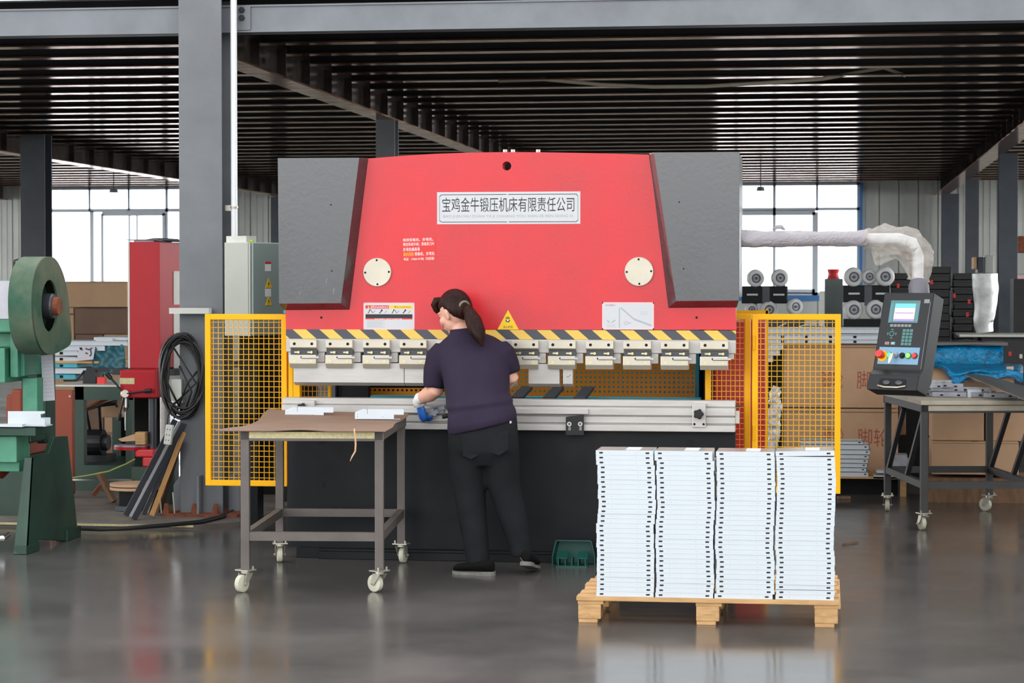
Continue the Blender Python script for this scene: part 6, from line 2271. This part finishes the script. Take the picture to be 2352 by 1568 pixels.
bf = thing('blue_film_bundle', 'bright blue film wrapped bundle behind the dark trolley', 'bundle', P(2225, 862, 16.6))
x0, x1 = PX(2128, 16.6), PX(2306, 16.6)
mb = MB()
rings = []
for i in range(25):
    u = i / 24
    ring = []
    zc = PZ(826, 16.6)
    for j in range(20):
        t = 2 * PI * j / 20
        ct, st = math.cos(t), math.sin(t)
        p = Vector((x0 + (x1 - x0) * u, 16.78 + .16 * abs(ct) ** .6 * (1 if ct > 0 else -1), zc + .115 * abs(st) ** .6 * (1 if st > 0 else -1)))
        k = noise.noise(p * 7) * .02 + noise.noise(p * 17) * .010
        p += Vector((0, -k, k * .6))
        ring.append(p)
    rings.append(ring)
B(mb.loft(rings), 'wrapped_core', 'film_blue', bf, smooth=True)
B(MB().box(x0 - .1, x1 + .03, 16.6, 16.95, PZ(793, 16.6), PZ(786, 16.6)).add([P(2140, 793, 16.6), P(2220, 778, 16.75), P(2300, 790, 16.6), P(2220, 793, 16.6)], [(0, 1, 2, 3)]), 'top_sheet', 'steel_sheet', bf)
vs, fs = [], []
low = [(2125, 840), (2150, 838), (2172, 848), (2185, 884), (2205, 880), (2235, 866), (2262, 866), (2290, 870), (2315, 862), (2350, 882)]
for j in range(8):
    for i, (px, py) in enumerate(low):
        u = j / 7
        p = P(px, 835 * (1 - u) + py * u + (6 * math.sin(i * 2.1) * u), 16.5 - 1.13 * min(1, u * 2.5))
        p.y += .05 * noise.noise(Vector((i * 1.3, u * 5, 1)))
        vs.append(p)
k = len(low)
for j in range(7):
    for i in range(k - 1):
        fs.append((j * k + i, j * k + i + 1, (j + 1) * k + i + 1, (j + 1) * k + i))
B(MB().add(vs, fs), 'loose_film', 'film_blue', bf, smooth=True, mods=[('SUBSURF', dict(levels=1, render_levels=1)), ('SOLIDIFY', dict(thickness=.004))])
ca = thing('cardboard_piece', 'torn brown cardboard standing on the trolley under the blue film', 'cardboard', on_board(2200, 905))
yc = 15.45
poly = [tuple(P(x, y, yc)[i] for i in (0, 2)) for x, y in ((2130, 906), (2132, 842), (2170, 842), (2186, 862), (2190, 878), (2240, 886), (2270, 878), (2310, 868), (2312, 842), (2328, 841), (2330, 905), (2232, 906))]
B(MB().plate(poly, [], yc, yc + .006), 'sheet', 'card', ca)
st = thing('steel_sheet', 'grey tilted steel sheet on the dark trolley', 'sheet', on_board(2300, 915))
a, b, c, d = P(2214, 859, 15.3), P(2250, 857, 15.45), P(2400, 900, 14.95), G(2400, 936, .842)
B(MB().add([a, b, c, d] + [p - Vector((0, 0, .006)) for p in (a, b, c, d)], [(0, 1, 2, 3), (7, 6, 5, 4), (0, 4, 5, 1), (1, 5, 6, 2), (2, 6, 7, 3), (3, 7, 4, 0)]), 'sheet', 'steel_sheet', st)
random.seed(31)
pl = []
for i in range(12):
    r_ = i // 3
    px, py = ((2150, 910), (2182, 912), (2216, 908), (2150, 898), (2176, 900), (2236, 900), (2150, 890), (2172, 892), (2250, 908), (2145, 884), (2268, 912), (2300, 914))[i]
    p = on_board(px, max(py, 903)) if py >= 903 else P(px, py, 15.1)
    X = Matrix.Translation(p) @ Matrix.Rotation(random.uniform(-.25, .25), 4, 'Z')
    t = thing('stamped_plate', '', 'metal part', (0, 0, 0), 'grey stamped plates on the trolley')
    B(MB(X).box(-.11, .11, -.03, .03, 0, .006).box(-.11, .11, -.03, -.027, 0, .034), 'plate', 'part_grey', t)
    B(MB(X).box(.05, .07, -.0308, -.0268, .010, .02).box(-.06, -.04, -.0308, -.0268, .010, .02), 'slot', 'void', t)
    t['label'] = 'grey stamped plate in the loose pile on the dark trolley beside the pendant'
X = Matrix.Translation(on_board(2238, 912))
o = B(MB(X).box(-.045, .045, -.02, .02, 0, .05), 'white_block', 'channel')
tag(o, 'small white block on the dark trolley in front of the tilted sheet', 'metal part')

# low pallet of grey channels behind the guard door, and more cartons under the trolley
YL = 16.9
REF[0] = 1960
lp = thing('low_pallet', 'low wooden board on a dark base carrying the small pile of grey channels', 'pallet', (PX(1990, YL), YL, 0))
B(MB().box(PX(1850, YL), PX(2082, YL), YL, YL + .55, PZ(1099, YL), PZ(1094, YL)), 'board', 'pine', lp)
for a, b in ((2070, 2084), (1860, 1876)):
    B(MB().box(PX(a, YL), PX(b, YL), YL + .02, YL + .1, 0, PZ(1099, YL)), 'block', 'pine', lp)
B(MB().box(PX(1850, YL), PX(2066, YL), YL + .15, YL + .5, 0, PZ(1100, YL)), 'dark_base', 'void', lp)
ys = (1094, 1083, 1073, 1063, 1053, 1043, 1032, 1020, 1012)
for i in range(8):
    a, b = ys[i], ys[i + 1]
    x1 = PX((1997, 1992, 1994, 1996, 1998, 2001, 1998, 1984)[i], YL)
    x0 = PX(1840, YL)
    z0, z1 = PZ(a, YL), PZ(b, YL)
    mb = MB().box(x0, x1, YL, YL + .003, z0, z1 - .002).box(x0, x1, YL, YL + .25, z1 - .005, z1 - .002).box(x1 - .003, x1, YL, YL + .25, z0, z1 - .002)
    o = B(mb, 'grey_channel', 'channel')
    B(MB().box(x1 - .035, x1 - .018, YL - .001, YL, (z0 + z1) / 2 - .004, (z0 + z1) / 2 + .004), 'slot', 'void', o)
    tag(o, ('lowest', 'second lowest', 'third lowest', 'fourth lowest', 'fifth lowest', 'third highest', 'second highest', 'topmost')[i] + ' grey channel of the small pile behind the guard door', 'metal channel', 'grey channels behind the guard door')
for i, (a, b, c, d) in enumerate(((2008, 2082, 1092, 1098), (2016, 2078, 1082, 1088), (2036, 2088, 1048, 1058), (2060, 2092, 1060, 1068))):
    z0 = PZ(d, YL)
    o = B(MB().box(PX(a, YL), PX(b, YL), YL + .1 * i, YL + .2 + .1 * i, PZ(1094, YL) if i > 1 else z0, PZ(c, YL)), 'grey_channel', 'channel' if i != 2 else 'part_grey')
    tag(o, ('flat grey channel lying lowest beside the small pile', 'flat grey channel lying second beside the small pile', 'stubby grey channel beside the pile, nearest the trolley leg', 'short grey channel at the outer end of the board')[i], 'metal channel', 'loose channels on the low board')
YU = 16.62
REF[0] = 2240
carton('carton', 'brown carton under the blue film bundle, behind the torn cardboard', 2136, 2330, 876, 931, YU, .5)
carton('carton', 'brown carton seen between the legs of the dark trolley', 2142, 2262, 934, 1012, YU, .5)
carton('carton', 'low brown carton at the bottom between the legs of the dark trolley', 2142, 2342, 1014, 1090, YU - .05, .5)
carton('carton', 'brown carton behind the braced legs of the dark trolley', 2266, 2400, 934, 1012, YU + .05, .5)
carton('carton', 'narrow brown carton end between pallet and dark trolley', 2066, 2082, 925, 1000, YU + 1.2, .4, m='card_dark')
o = B(MB().box(PX(2120, YU), PX(2400, YU), YU - .1, YU + .5, .0, PZ(1096, YU)), 'wooden_skid', 'wood_old')
tag(o, 'brown wooden skid under the cartons behind the dark trolley', 'skid')
o = B(MB().box(PX(2085, YU), PX(2140, YU), YU + 2.0, YU + 2.4, 0, PZ(880, YU)), 'dark_bin', 'void')
tag(o, 'dark bin in the gap between the printed cartons and the trolley', 'bin')
p = G(1938, 1146)
o = B(MB().cbox((p.x, p.y, .012), (.09, .05, .02), Matrix.Rotation(.3, 3, 'Z')), 'wood_scrap', 'wood_old')
tag(o, 'small wood scrap on the floor beside the guard door', 'scrap')
p = G(1955, 1250)
o = B(MB().bar((p.x - .05, p.y - .05, .006), (p.x + .04, p.y + .08, .006), .012, .008), 'wood_scrap', 'wood_old')
tag(o, 'thin wood splinter on the floor right of the pallet', 'scrap')
